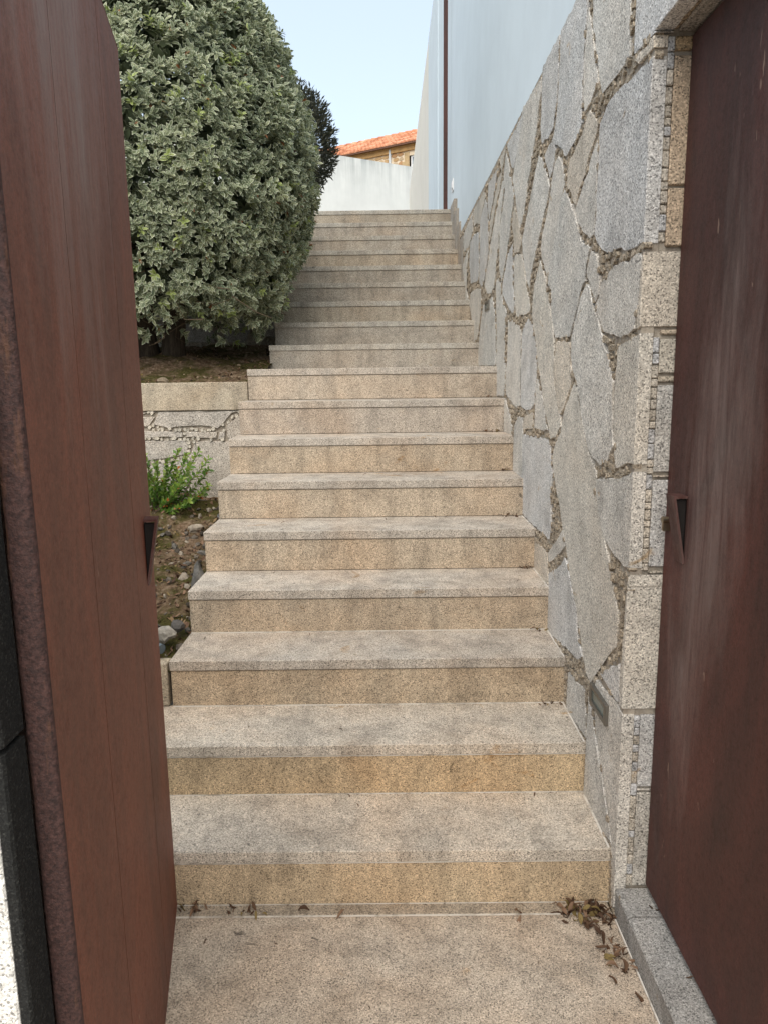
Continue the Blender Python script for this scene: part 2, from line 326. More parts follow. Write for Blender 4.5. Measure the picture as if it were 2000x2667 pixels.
# stone outlines in metres: granite wall (y, z), planter wall (x, z), garden wall (x, z)
WALL_STONES = [[(0.8,2.79),(0.8,2.364),(1.946,2.364),(1.933,2.36),(1.981,2.365),(2.091,2.367),(2.099,2.399),(2.096,2.456),(2.096,2.79)],
[(2.373,2.79),(2.157,2.677),(2.138,2.517),(2.132,2.449),(2.125,2.403),(2.129,2.378),(2.198,2.372),(2.257,2.378),(2.337,2.375),(2.383,2.374),(2.414,2.423),(2.437,2.477),(2.478,2.557),(2.518,2.625),(2.516,2.688),(2.545,2.79)],
[(2.57,2.697),(2.534,2.632),(2.493,2.555),(2.452,2.477),(2.432,2.426),(2.478,2.412),(2.508,2.395),(2.584,2.391),(2.611,2.46),(2.606,2.555),(2.594,2.63)],
[(2.591,2.79),(2.584,2.719),(2.586,2.693),(2.606,2.635),(2.612,2.557),(2.617,2.462),(2.62,2.399),(2.604,2.369),(2.66,2.341),(2.76,2.329),(2.826,2.323),(2.919,2.38),(3.016,2.421),(3.067,2.449),(3.006,2.47),(2.977,2.54),(2.96,2.644),(2.953,2.703),(2.955,2.775),(2.957,2.79)],
[(2.983,2.79),(2.983,2.783),(2.984,2.653),(3.003,2.565),(3.041,2.493),(3.12,2.478),(3.263,2.492),(3.293,2.557),(3.283,2.659),(3.275,2.743),(3.281,2.79)],
[(3.72,2.788),(3.288,2.759),(3.294,2.699),(3.352,2.652),(3.374,2.592),(3.413,2.549),(3.469,2.494),(3.511,2.448),(3.565,2.418),(3.585,2.361),(3.655,2.285),(3.733,2.247),(3.775,2.284),(3.853,2.38),(3.912,2.457),(3.982,2.533),(3.943,2.568),(3.887,2.608),(3.834,2.656),(3.765,2.713)],
[(3.315,2.466),(3.226,2.429),(3.123,2.337),(3.086,2.287),(3.119,2.243),(3.186,2.194),(3.242,2.148),(3.301,2.1),(3.371,2.051),(3.413,2.01),(3.47,1.949),(3.525,1.986),(3.584,2.052),(3.646,2.129),(3.671,2.192),(3.629,2.219),(3.581,2.255),(3.521,2.317),(3.462,2.362),(3.391,2.415)],
[(3.003,2.361),(2.946,2.365),(2.886,2.324),(2.836,2.269),(2.827,2.237),(2.842,2.226),(2.871,2.2),(2.928,2.127),(2.989,2.051),(3.033,2.006),(3.064,1.958),(3.096,1.949),(3.146,1.983),(3.207,2.035),(3.241,2.079),(3.219,2.13),(3.144,2.183),(3.093,2.237),(3.069,2.295),(3.036,2.33)],
[(3.201,2.435),(3.087,2.451),(3.025,2.441),(2.996,2.396),(3.015,2.359),(3.048,2.33),(3.089,2.318),(3.126,2.358),(3.184,2.404)],
[(2.517,2.382),(2.447,2.336),(2.408,2.305),(2.43,2.281),(2.473,2.253),(2.523,2.227),(2.546,2.191),(2.56,2.2),(2.613,2.168),(2.657,2.123),(2.703,2.146),(2.737,2.183),(2.803,2.222),(2.787,2.255),(2.792,2.268),(2.763,2.306),(2.693,2.313),(2.611,2.335),(2.559,2.369)],
[(2.417,2.264),(2.402,2.207),(2.408,2.156),(2.41,2.136),(2.406,2.065),(2.421,1.987),(2.468,1.983),(2.521,2.005),(2.597,2.047),(2.638,2.081),(2.67,2.112),(2.636,2.136),(2.594,2.159),(2.529,2.192),(2.513,2.196),(2.496,2.227),(2.456,2.249)],
[(1.942,1.881),(1.971,1.884),(2.013,1.88),(2.07,1.883),(2.132,1.901),(2.228,1.903),(2.292,1.917),(2.339,1.944),(2.387,1.964),(2.409,1.985),(2.397,2.043),(2.401,2.124),(2.397,2.114),(2.396,2.179),(2.393,2.231),(2.393,2.303),(2.365,2.309),(2.321,2.33),(2.251,2.33),(2.193,2.331),(2.084,2.321),(2,2.315),(1.942,2.312)],
[(2.133,1.869),(2.072,1.856),(2.012,1.871),(1.959,1.856),(1.968,1.805),(1.971,1.737),(1.986,1.712),(1.991,1.677),(2.018,1.669),(2.103,1.657),(2.273,1.684),(2.311,1.715),(2.368,1.755),(2.325,1.739),(2.376,1.775),(2.326,1.8),(2.331,1.831),(2.267,1.843),(2.222,1.864)],
[(1.957,1.854),(1.942,1.865),(1.942,1.68),(1.965,1.673),(1.979,1.702),(1.966,1.736),(1.96,1.804)],
[(2.116,1.644),(2.022,1.655),(1.942,1.667),(1.942,1.327),(1.988,1.324),(2.047,1.308),(2.096,1.298),(2.124,1.342),(2.109,1.366),(2.139,1.419),(2.144,1.486),(2.139,1.53),(2.137,1.563),(2.13,1.595),(2.135,1.628)],
[(2.483,1.852),(2.44,1.836),(2.409,1.788),(2.348,1.741),(2.329,1.728),(2.281,1.679),(2.251,1.639),(2.204,1.615),(2.183,1.574),(2.152,1.541),(2.149,1.463),(2.134,1.386),(2.123,1.358),(2.161,1.331),(2.181,1.308),(2.252,1.286),(2.332,1.301),(2.406,1.332),(2.446,1.374),(2.493,1.428),(2.527,1.487),(2.57,1.539),(2.63,1.579),(2.664,1.628),(2.661,1.692),(2.59,1.771),(2.557,1.814)],
[(2.829,2.219),(2.744,2.16),(2.679,2.11),(2.636,2.07),(2.594,2.029),(2.554,1.991),(2.483,1.973),(2.456,1.956),(2.476,1.923),(2.506,1.895),(2.493,1.859),(2.551,1.84),(2.589,1.783),(2.631,1.741),(2.659,1.713),(2.678,1.692),(2.9,1.697),(2.937,1.721),(2.994,1.793),(2.987,1.806),(3.009,1.886),(3.077,1.92),(3.048,1.996),(2.983,2.062),(2.932,2.128),(2.874,2.201)],
[(2.447,1.95),(2.373,1.92),(2.353,1.884),(2.335,1.84),(2.334,1.801),(2.377,1.779),(2.432,1.835),(2.486,1.871),(2.49,1.897),(2.464,1.921)],
[(2.899,1.69),(2.677,1.679),(2.675,1.62),(2.642,1.584),(2.626,1.552),(2.665,1.503),(2.717,1.454),(2.787,1.416),(2.826,1.42),(2.873,1.478),(2.916,1.552),(2.918,1.626)],
[(2.598,1.544),(2.545,1.505),(2.528,1.461),(2.481,1.411),(2.433,1.35),(2.39,1.315),(2.33,1.287),(2.281,1.248),(2.315,1.223),(2.264,1.162),(2.215,1.105),(2.163,1.058),(2.119,1.016),(2.094,0.974),(2.051,0.93),(2.02,0.897),(2.025,0.81),(2.015,0.797),(2.108,0.732),(2.201,0.664),(2.239,0.627),(2.233,0.614),(2.266,0.579),(2.332,0.588),(2.397,0.667),(2.444,0.725),(2.475,0.763),(2.552,0.83),(2.608,0.885),(2.652,0.946),(2.721,1.01),(2.777,1.084),(2.849,1.146),(2.875,1.175),(2.912,1.248),(2.865,1.308),(2.78,1.362),(2.74,1.439),(2.664,1.497)],
[(3.551,1.29),(2.984,1.309),(2.94,1.245),(2.904,1.176),(2.926,1.078),(2.895,0.968),(2.923,0.911),(3.236,0.903),(3.544,0.903),(3.678,0.907),(3.707,1.168)],
[(3.808,1.31),(3.693,1.372),(3.587,1.367),(3.56,1.29),(3.556,1.09),(3.823,1.055)],
[(2.885,0.892),(2.711,0.998),(2.659,0.944),(2.752,0.89),(2.928,0.811),(2.943,0.855)],
[(2.924,0.773),(2.717,0.861),(2.662,0.908),(2.599,0.87),(2.551,0.823),(2.475,0.76),(2.436,0.66),(2.396,0.647),(2.38,0.626),(2.427,0.594),(2.561,0.577),(2.824,0.537),(2.947,0.514),(2.918,0.726)],
[(3.296,0.847),(2.952,0.853),(2.927,0.724),(3.277,0.683)],
[(2.554,0.504),(2.324,0.531),(2.29,0.375),(2.567,0.35)],
[(2.285,0.534),(2.198,0.445),(2.142,0.381),(2.088,0.327),(2.036,0.268),(1.983,0.198),(2.147,0.16),(2.301,0.155),(2.29,0.375)],
[(2.21,0.621),(1.994,0.638),(1.942,0.629),(1.942,0.021),(1.966,0.001),(1.989,0.194),(2.037,0.274),(2.09,0.34),(2.144,0.401),(2.201,0.465),(2.23,0.587)],
[(2.163,0.658),(1.988,0.762),(1.961,0.653),(1.994,0.638)],
[(1.946,1.031),(1.942,1.032),(1.942,0.643),(1.975,0.641),(1.978,0.728),(1.968,0.795),(1.964,0.805),(1.963,0.916)],
[(2.291,1.245),(2.163,1.267),(2.082,1.274),(1.942,1.312),(1.942,1.047),(1.964,1.042),(2.068,1.046),(2.135,1.064),(2.196,1.08),(2.244,1.129),(2.297,1.21)],
[(5.347,2.534),(5.36,2.216),(5.836,2.25),(5.943,2.416),(5.905,2.562),(5.679,2.581)],
[(5.855,2.191),(5.437,2.179),(5.219,2.14),(5.192,2.038),(5.296,1.908),(5.349,1.836),(5.621,1.801),(5.722,1.957),(5.946,2.108)],
[(5.314,2.595),(5.035,2.688),(4.927,2.602),(4.879,2.428),(4.839,2.338),(4.931,2.269),(5.059,2.179),(5.201,2.152),(5.32,2.202),(5.322,2.462)],
[(5.758,2.75),(5.074,2.747),(5.052,2.692),(5.241,2.625),(5.331,2.576),(5.513,2.621),(5.683,2.63)],
[(6.376,2.718),(5.78,2.75),(5.748,2.608),(6.001,2.548),(6.366,2.565)],
[(6.726,2.725),(6.403,2.712),(6.422,2.568),(6.533,2.502),(6.655,2.548)],
[(6.474,2.477),(6.049,2.535),(6.019,2.453),(6.194,2.4),(6.131,2.232),(5.972,2.137),(6.178,2.157)],
[(4.908,2.741),(4.525,2.734),(4.598,2.635),(4.737,2.569),(4.855,2.505),(4.928,2.61)],
[(4.362,2.662),(4.431,2.585),(4.588,2.53),(4.668,2.469),(4.781,2.39),(4.827,2.378),(4.822,2.491),(4.623,2.595),(4.492,2.673)],
[(4.209,2.589),(4.277,2.552),(4.32,2.491),(4.388,2.414),(4.434,2.348),(4.479,2.261),(4.554,2.175),(4.603,2.083),(4.72,2.059),(4.914,2.08),(5.057,2.157),(4.897,2.264),(4.809,2.354),(4.693,2.414),(4.584,2.491),(4.454,2.557),(4.333,2.619)],
[(4.189,2.618),(4.027,2.561),(3.932,2.456),(3.948,2.41),(4.005,2.355),(4.061,2.264),(4.144,2.19),(4.232,2.113),(4.302,2.067),(4.39,2.172),(4.386,2.265),(4.397,2.378),(4.292,2.467),(4.228,2.541)],
[(3.905,2.397),(3.797,2.314),(3.732,2.238),(3.688,2.183),(3.759,2.147),(3.901,2.166),(3.931,2.258),(3.98,2.317),(3.944,2.376)],
[(4.099,2.201),(3.949,2.227),(3.925,2.106),(3.905,2.019),(3.873,1.914),(3.889,1.872),(4.023,1.9),(4.168,1.96),(4.271,2.007),(4.276,2.064),(4.185,2.125)],
[(3.879,2.156),(3.683,2.132),(3.621,2.063),(3.56,1.993),(3.501,1.925),(3.427,1.858),(3.474,1.838),(3.805,1.848),(3.842,1.912),(3.884,2.017),(3.904,2.103)],
[(4.519,2.108),(4.411,2.118),(4.326,2.055),(4.268,1.977),(4.114,1.897),(4.134,1.863),(4.148,1.773),(4.149,1.662),(4.118,1.475),(4.164,1.452),(4.455,1.445),(4.438,1.843),(4.503,1.934)],
[(5.082,2.027),(4.657,2.032),(4.56,1.939),(4.523,1.856),(4.478,1.83),(4.501,1.623),(5.353,1.636),(5.27,1.832),(5.184,1.942),(5.114,1.986)],
[(4.063,1.858),(3.885,1.834),(3.682,1.794),(3.658,1.747),(3.659,1.583),(3.659,1.417),(3.756,1.4),(4.092,1.461),(4.114,1.55),(4.066,1.66),(4.054,1.768)],
[(3.489,1.821),(3.405,1.805),(3.351,1.754),(3.279,1.668),(3.257,1.609),(3.277,1.521),(3.298,1.437),(3.391,1.408),(3.492,1.401),(3.64,1.418),(3.649,1.583),(3.639,1.746),(3.616,1.783)],
[(3.236,2.037),(3.116,1.952),(3.068,1.879),(3.009,1.818),(2.95,1.735),(2.92,1.643),(2.914,1.551),(2.842,1.447),(2.792,1.411),(2.776,1.373),(2.85,1.326),(2.946,1.31),(2.99,1.359),(3.095,1.452),(3.177,1.551),(3.244,1.624),(3.266,1.682),(3.336,1.759),(3.391,1.822),(3.38,1.868),(3.357,1.939),(3.303,1.99)],
[(3.274,1.431),(3.243,1.551),(3.11,1.466),(3.063,1.411),(3.001,1.345),(3.08,1.331),(3.225,1.335),(3.278,1.335)],
[(3.542,1.373),(3.325,1.402),(3.301,1.33),(3.482,1.315),(3.553,1.303)],
[(4.426,1.437),(4.114,1.442),(3.991,1.387),(3.86,1.307),(3.886,1.237),(4.193,1.243),(4.482,1.428)],
[(4.179,2.755),(3.681,2.757),(3.781,2.687),(3.869,2.619),(3.944,2.575),(4.031,2.611),(4.129,2.707)],
[(4.421,2.757),(4.226,2.762),(4.314,2.689),(4.361,2.665),(4.445,2.741)],
[(4.199,2.727),(4.075,2.619),(4.072,2.592),(4.18,2.55),(4.276,2.555),(4.262,2.658)],
[(1.951,2.36),(1.942,2.357),(1.942,2.325),(1.943,2.326),(2.002,2.328),(2.05,2.33),(2.081,2.353),(1.968,2.36)]]
PLANTER_STONES = [[(-1.338,1.356),(-1.363,1.303),(-1.274,1.277),(-1.166,1.288),(-1.025,1.286),(-0.977,1.273),(-0.942,1.302),(-0.89,1.362),(-0.848,1.374),(-0.8,1.389),(-0.8,1.47),(-1.327,1.465)],
[(-1.373,1.389),(-1.343,1.372),(-1.337,1.465),(-1.4,1.47)],
[(-1.63,1.363),(-1.416,1.361),(-1.382,1.381),(-1.409,1.47),(-1.621,1.473)],
[(-1.637,1.278),(-1.388,1.291),(-1.347,1.348),(-1.631,1.355)],
[(-1.641,1.22),(-1.186,1.227),(-1.188,1.26),(-1.307,1.269),(-1.638,1.265)],
[(-1.176,1.224),(-0.988,1.216),(-0.978,1.257),(-1.174,1.259)],
[(-0.98,1.212),(-0.939,1.211),(-0.932,1.256),(-0.968,1.257)],
[(-0.93,1.224),(-0.914,1.211),(-0.823,1.218),(-0.816,1.37),(-0.922,1.301)],
[(-1.654,1.054),(-1.285,1.1),(-1.167,1.123),(-1.154,1.21),(-1.642,1.213)],
[(-1.16,1.106),(-1.16,0.964),(-1.125,0.854),(-0.8,0.793),(-0.8,1.205),(-1.117,1.201)],
[(-1.392,0.865),(-1.207,0.88),(-1.165,0.947),(-1.169,1.094),(-1.4,1.059)],
[(-1.674,0.801),(-1.398,0.84),(-1.409,1.055),(-1.655,1.041)]]
BACK_STONES = [[(-1.629,1.862),(-1.379,1.859),(-1.383,1.951),(-1.439,2.027),(-1.619,2.029)],
[(-1.285,1.857),(-1.13,1.855),(-1.077,1.972),(-1.068,2.072),(-1.084,2.105),(-1.298,2.108),(-1.353,2.026)],
[(-1.042,1.988),(-1.023,1.921),(-0.802,1.851),(-0.8,1.915),(-0.8,2.13),(-1.028,2.105)],
[(-0.979,2.149),(-0.8,2.143),(-0.8,2.238),(-0.97,2.178)],
[(-1.3,2.232),(-1.287,2.145),(-1.065,2.142),(-1.004,2.179),(-0.8,2.261),(-0.8,2.319),(-1.035,2.245)],
[(-1.587,2.145),(-1.61,2.046),(-1.37,2.043),(-1.305,2.141),(-1.306,2.273),(-1.514,2.226)],
[(-2.296,2.046),(-1.627,2.037),(-1.604,2.145),(-1.521,2.243),(-2.281,2.245)],
[(-2.317,1.786),(-1.643,1.778),(-1.628,2.029),(-2.297,2.038)],
[(-2.28,2.253),(-1.521,2.251),(-1.582,2.505),(-2.258,2.53)],
[(-1.513,2.235),(-1.299,2.248),(-1.043,2.261),(-1.159,2.516),(-1.574,2.505)],
[(-1.035,2.253),(-0.8,2.327),(-0.8,2.519),(-1.15,2.515)]]

# ------------------------------------------------------------------ ground
XR, XL = 0.672, -0.787            # right and left ends of the stairs
Y1, TD, LAND = 1.9925, 0.3048, 0.8756
RISE, RISE2 = 0.18, 0.1744
YJ, ZS, ZT = 1.942, 2.364, 2.79     # end of the gate recess, its soffit, top of the stone wall
def ystep(n): return Y1 + TD * (n - 1) if n <= 9 else Y1 + TD * 8 + LAND + TD * (n - 10)
def zstep(n): return RISE * n if n <= 9 else RISE * 9 + RISE2 * (n - 9)
ZTOP = zstep(18)

g = NT('street_paving')
c = g.mix((0.30, 0.28, 0.25), g.ramp(g.noise(140, 4, 0.7), [(0.3, 0.6), (0.7, 1.3)]), 1.0, 'MULTIPLY')
M['paving'] = g.done(c, 0.9, 0.2)
boxo('ground', (-400, 400, -400, 600, -0.6, -0.16), M['paving'], kind='structure')
boxo('street', (-12, 12, -9, 0.9, -0.155, -0.03), M['paving'], kind='structure')
tag(boxo('garden_terrace_ground', (-40, 40, ystep(18) + 0.34, 75, 0, ZTOP - 0.012), M['soil']), kind='structure')

# landing inside the gate: large sawn slabs with white grout
GR = (0.40, 0.35, 0.295)
def tone(base=GR, v=0.06, warm=0.0):
    k = 1 + rnd.uniform(-v, v)
    return (base[0] * k * (1 + warm * .10), base[1] * k, base[2] * k * (1 - warm * .16))
pav = empty('landing_floor', kind='structure')
for (x0, x1, y0, y1) in ((-0.99, 0.671, 0.25, 1.944),):
    boxo('slab', (x0, x1, y0, y1, -0.03, 0.0), M['granite'], pav, tone(GR, 0.0, 0.3), bev=0.0015)
boxo('slab', (-0.99, 0.671, 1.951, 2.02, -0.03, 0.001), M['granite'], pav, tone((0.31, 0.27, 0.22), 0, 0.2), bev=0.0015)
boxo('grout', (-0.99, 0.671, 1.9445, 1.9505, -0.03, -0.0006), M['grout'], pav)
boxo('grout', (0.6712, 0.6755, 0.25, 1.944, -0.03, 0.0008), M['grout'], pav)
boxo('slab', (-0.99, 0.671, -1.2, 0.246, -0.03, -0.001), M['granite'], pav, tone(GR, 0, 0.3), bev=0.0015)

# ------------------------------------------------------------------ staircase
stair = empty('stone_staircase', 'straight flight of eighteen pale granite steps climbing between hedge and stone wall', 'staircase')
NOSE = 0.038
tints_r = {1: 1.5, 2: 1.7, 3: 1.1, 4: .9, 5: .85, 6: .8, 7: .85, 8: .25, 9: .55}  # tan stone tone; extra warmth on the lowest risers paints glow off the gate
for n in range(1, 19):
    y, z = ystep(n), zstep(n)
    zprev = zstep(n - 1) if n > 1 else 0.0
    xl = XL if n >= 3 else -1.02
    xr = 0.69
    dep = TD if n not in (9, 18) else (LAND if n == 9 else 0.34)
    off = rnd.uniform(-0.002, 0.002)
    base = (0.395, 0.353, 0.308) if n < 10 else (0.355, 0.325, 0.285)
    boxo('tread', (xl, xr, y + off, y + dep + 0.02, z - NOSE, z), M['granite'], stair,
         tone((0.43, 0.385, 0.33) if 2 < n < 10 else ((0.47, 0.415, 0.345) if n < 3 else (0.405, 0.378, 0.33)), 0.05, 0.0), bev=0.0022)
    gap = 0.0035
    boxo('riser', (xl + 0.003, xr, y + 0.005 + off, y + 0.06, zprev + 0.002, z - NOSE - gap), M['granite'], stair,
         tone(base, 0.05, tints_r.get(n, 0.25 if n % 3 else 0.6)), bev=0.0015)
    # bed joint under the tread, and the joint where the riser stands on the tread below
    white = n in (1, 2, 10)
    boxo('joint', (xl + 0.006, xr - 0.001, y + (0.0042 if n < 3 else 0.0085) + off, y + 0.05, z - NOSE - gap - 0.001, z - NOSE + 0.001),
         M['grout'] if n < 3 else M['mortar'], stair)
    if n <= 4:
        boxo('grout', (xl + 0.004, xr - 0.002, y + 0.0015, y + 0.004 + off, zprev, zprev + 0.0035), M['grout'], stair)
    # body of the step
    boxo('core', (xl + 0.02, xr, y + 0.05, y + dep + 0.06, -0.02, z - NOSE - 0.004), M['mortar'], stair)
# white joint along the wall side of the lowest treads
for n in (1, 2, 3, 4, 5):
    boxo('grout', (0.6665, 0.672, ystep(n) + 0.004, ystep(n + 1) + 0.003, zstep(n) - 0.01, zstep(n) + 0.0012), M['grout'], stair)
    if n == 1:
        boxo('grout', (0.6665, 0.672, ystep(1) + 0.0035, ystep(1) + 0.02, 0.0, zstep(1) - NOSE), M['grout'], stair)
# stepped granite skirting at the top, against the white wall
for k, (ya, yb, zt) in enumerate(((6.42, 6.69, 2.71), (6.70, 6.955, 2.873), (6.965, 7.245, 3.035), (7.255, 7.62, 3.18))):
    boxo('skirting', (0.668, 0.706, ya, yb, zt - 0.42, zt), M['granite'], stair, tone((0.33, 0.30, 0.26)), bev=0.002)

# ------------------------------------------------------------------ rough stone slabs in a wall
def refine(P, step, jit, seed):
    r = random.Random(seed); out = []
    n = len(P)
    for i in range(n):
        a, b = Vector(P[i]), Vector(P[(i + 1) % n])
        L = (b - a).length
        k = max(1, int(L / step))
        nn = Vector((-(b - a).y, (b - a).x)).normalized() if L > 1e-6 else Vector((0, 0))
        for j in range(k):
            p = a.lerp(b, j / k)
            if j and not (abs(a.x - b.x) < 0.0015 and abs(a.x - YJ) < 0.006): p = p + nn * (r.uniform(-jit, jit) + 0.6 * jit * math.sin(j * 1.7 + seed))
            out.append(p)
    return out

def shrink(P, d):
    n = len(P); out = []
    for i in range(n):
        a, b, c = Vector(P[i - 1]), Vector(P[i]), Vector(P[(i + 1) % n])
        e1, e2 = (b - a), (c - b)
        if e1.length < 1e-6 or e2.length < 1e-6: out.append(b); continue
        n1 = Vector((-e1.y, e1.x)).normalized(); n2 = Vector((-e2.y, e2.x)).normalized()
        q = n1 + n2
        if q.length < 0.3: q = n1 * 0.3 + q
        q = q / max(0.6, q.length) * 1.0
        out.append(b + q * d)
    return out

def slab_bm(P, depth, place, proud=0.0, gap=0.0045, bev=0.004, jit=0.0035, seed=0, step=0.045):
    """outline P (counter-clockwise), built as a stone with chamfered rough edges; place(u, v, w): w is distance behind the face"""
    Q = shrink(P, gap)
    Q = refine(Q, step, jit, seed)
    F = shrink(Q, bev)
    r = random.Random(seed + 99)
    bm = bmesh.new()
    front = [bm.verts.new(place(p.x, p.y, -proud + r.uniform(-.0006, .0006))) for p in F]
    mid = [bm.verts.new(place(p.x, p.y, -proud + bev * r.uniform(0.7, 1.5))) for p in Q]
    back = [bm.verts.new(place(p.x, p.y, depth)) for p in Q]
    n = len(Q)
    try: bm.faces.new(front)
    except Exception: pass
    for i in range(n):
        j = (i + 1) % n
        bm.faces.new((front[i], front[j], mid[j], mid[i]))
        bm.faces.new((mid[i], mid[j], back[j], back[i]))
    bmesh.ops.triangulate(bm, faces=[f for f in bm.faces if len(f.verts) > 4])
    return bm

def inside(P, x, y):
    c = False; n = len(P); j = n - 1
    for i in range(n):
        if (P[i][1] > y) != (P[j][1] > y) and x < (P[j][0] - P[i][0]) * (y - P[i][1]) / (P[j][1] - P[i][1] + 1e-12) + P[i][0]:
            c = not c
        j = i
    return c

def infill(name, polys, reg, cell, place, parent, mat, color, seed, depth=0.02, keep=lambda u, v: True, proud=0.0):
    """small split stones that pack the wide joints, joined in one part"""
    r = random.Random(seed); bm = bmesh.new()
    bbs = [(min(p[0] for p in P), max(p[0] for p in P), min(p[1] for p in P), max(p[1] for p in P), P) for P in polys]
    u = reg[0]
    while u < reg[1]:
        v = reg[2]
        while v < reg[3]:
            cu, cv = u + r.uniform(-.3, .3) * cell, v + r.uniform(-.3, .3) * cell
            if keep(cu, cv) and not any(b[0] < cu < b[1] and b[2] < cv < b[3] and inside(b[4], cu, cv) for b in bbs):
                n = r.choice((4, 5, 5, 6)); a0 = r.uniform(0, 6.28)
                ru, rv = cell * r.uniform(.36, .56), cell * r.uniform(.34, .56)
                w0 = r.uniform(-0.002, 0.006) - proud
                ring = []; low = []
                for k in range(n):
                    a = a0 + k * 6.283 / n + r.uniform(-.25, .25)
                    ring.append(bm.verts.new(place(cu + math.cos(a) * ru * .95, cv + math.sin(a) * rv * .95, w0 + r.uniform(-.002, .002))))
                    low.append(bm.verts.new(place(cu + math.cos(a) * ru * 1.1, cv + math.sin(a) * rv * 1.1, w0 + depth)))
                bm.faces.new(ring)
                for k in range(n):
                    bm.faces.new((ring[k], ring[(k + 1) % n], low[(k + 1) % n], low[k]))
            v += cell
        u += cell
    return fin(name, bm, mat, parent, color, kind='stuff')

# ------------------------------------------------------------------ right stone wall
wall = empty('granite_wall', 'tall wall of huge irregular granite slabs rising along the right side of the steps', 'stone wall')
def rplace(y, z, w): return Vector((XR + w, y, z))
tones = [(0.535, 0.51, 0.465), (0.515, 0.495, 0.455), (0.54, 0.51, 0.46), (0.52, 0.505, 0.48), (0.525, 0.49, 0.43)]
BLUE = {3, 4, 11, 31, 0, 20}
TAN = {13, 9, 24, 56, 42, 18, 51}
for i, P in enumerate(WALL_STONES):
    near = min(p[0] for p in P) < YJ + 0.01
    wide = i in (13, 29)
    depth = (0.094 if wide else 0.034) if near and i else (0.045 if i == 0 else 0.03)
    base = (0.515, 0.507, 0.49) if i in BLUE else ((0.52, 0.465, 0.39) if i in TAN else tones[i % 5])
    bm = slab_bm(P, depth, rplace, proud=rnd.uniform(-0.0012, 0.0015), gap=0.0028, bev=0.0018, jit=0.0042, seed=i * 7 + 1, step=0.024)
    o = fin('stone', bm, M['granite_split'], wall, tone(base, 0.05))
# mortar body behind the stones
bm = bmesh.new()
box(bm, XR + 0.004, XR + 0.0358, YJ + 0.005, YJ + 0.03, 0.09, ZS - 0.006)
box(bm, XR + 0.036, 1.25, YJ + 0.012, 6.90, -0.1, ZT - 0.004)
box(bm, XR + 0.047, 1.25, 0.35, YJ + 0.011, ZS + 0.012, ZT - 0.004)
box(bm, 0.835, 1.25, 0.35, YJ + 0.011, -0.1, ZS + 0.011)
fin('mortar_bed', bm, M['mortar'], wall)
bm = bmesh.new()
ny, nz = 230, 130
ys = np.linspace(YJ + 0.01, 6.90, ny); zs_ = np.linspace(0.0, ZT - 0.003, nz)
gv = [[bm.verts.new((XR + 0.0085 + 0.004 * noise.noise(Vector((0, y * 22, z * 22))) + 0.005 * noise.noise(Vector((3, y * 60, z * 60))), y, z)) for z in zs_] for y in ys]
for a in range(ny - 1):
    for b in range(nz - 1):
        bm.faces.new((gv[a][b], gv[a][b + 1], gv[a + 1][b + 1], gv[a + 1][b]))
fin('joint_filling', bm, M['mortar'], wall, kind='stuff')
infill('packing_stones', WALL_STONES, (YJ + 0.012, 4.3, 0.0, ZT - 0.02), 0.026, rplace, wall, M['granite_split'], (0.33, 0.28, 0.215), 3, proud=0.0015)
infill('packing_stones', WALL_STONES, (4.3, 6.88, 0.7, ZT - 0.02), 0.04, rplace, wall, M['granite_split'], (0.33, 0.28, 0.215), 4, proud=0.0015)

# end face of the recess (faces the gate opening): inner blocks and the column of packing stones
JX0, JX1, JX2 = XR + 0.037, XR + 0.0525, XR + 0.096
inner = [(2.322, 2.356, (0.439, 0.329, 0.207)), (2.018, 2.314, (0.451, 0.354, 0.256)), (1.874, 2.013, (0.451, 0.354, 0.256)),
         (1.659, 1.674, (0.427, 0.354, 0.268)), (1.562, 1.651, (0.427, 0.390, 0.329)), (1.540, 1.557, (0.403, 0.354, 0.281)),
         (1.306, 1.535, (0.415, 0.403, 0.378)), (1.293, 1.300, (0.403, 0.354, 0.293)), (1.050, 1.288, (0.427, 0.421, 0.409)),
         (1.031, 1.041, (0.403, 0.366, 0.305)), (0.404, 0.625, (0.427, 0.421, 0.409)), (0.393, 0.401, (0.378, 0.354, 0.317)), (0.09, 0.389, (0.415, 0.390, 0.348))]
for (za, zb, cc) in inner:
    boxo('stone', (JX1 + 0.001, JX2, YJ + 0.002 + rnd.uniform(-.0015, .0015), YJ + 0.07, za + 0.0015, zb - 0.0015), M['granite_split'], wall, tone(cc, .04), bev=min(0.003, (zb - za) / 5))
def chipcol(za, zb):
    z = zb
    while z > za + 0.01:
        h = rnd.uniform(0.018, 0.044)
        zl = max(za, z - h)
        c = tone(rnd.choice(((0.44, 0.40, 0.34), (0.45, 0.45, 0.45), (0.42, 0.38, 0.32))), .1)
        x0 = JX0 - rnd.uniform(.0, .0025); x1 = JX1 + rnd.uniform(0, .0008)
        boxo('packing_stone', (x0, x1, YJ + 0.003 + rnd.uniform(-.002, .003), YJ + 0.05, zl + 0.0012, z - 0.0012), M['granite_split'], wall, c, bev=0.0028)
        z = zl
chipcol(1.875, 2.355); chipcol(1.03, 1.655); chipcol(0.09, 0.622)
# soffit over the recess: inner lintel slab beside a line of packing stones
boxo('lintel', (JX1 + 0.004, 0.84, 0.6, YJ + 0.004, ZS - 0.002, ZS + 0.3), M['granite_split'], wall, (0.30, 0.28, 0.25), bev=0.004)
y = YJ
while y > 1.2:
    h = rnd.uniform(0.015, 0.035)
    boxo('packing_stone', (XR + 0.042, JX1 + 0.004, y - h + .001, y - .001, ZS + rnd.uniform(0, .003), ZS + 0.05), M['granite_split'], wall, tone((0.30, 0.24, 0.17), .1), bev=0.003)
    y -= h

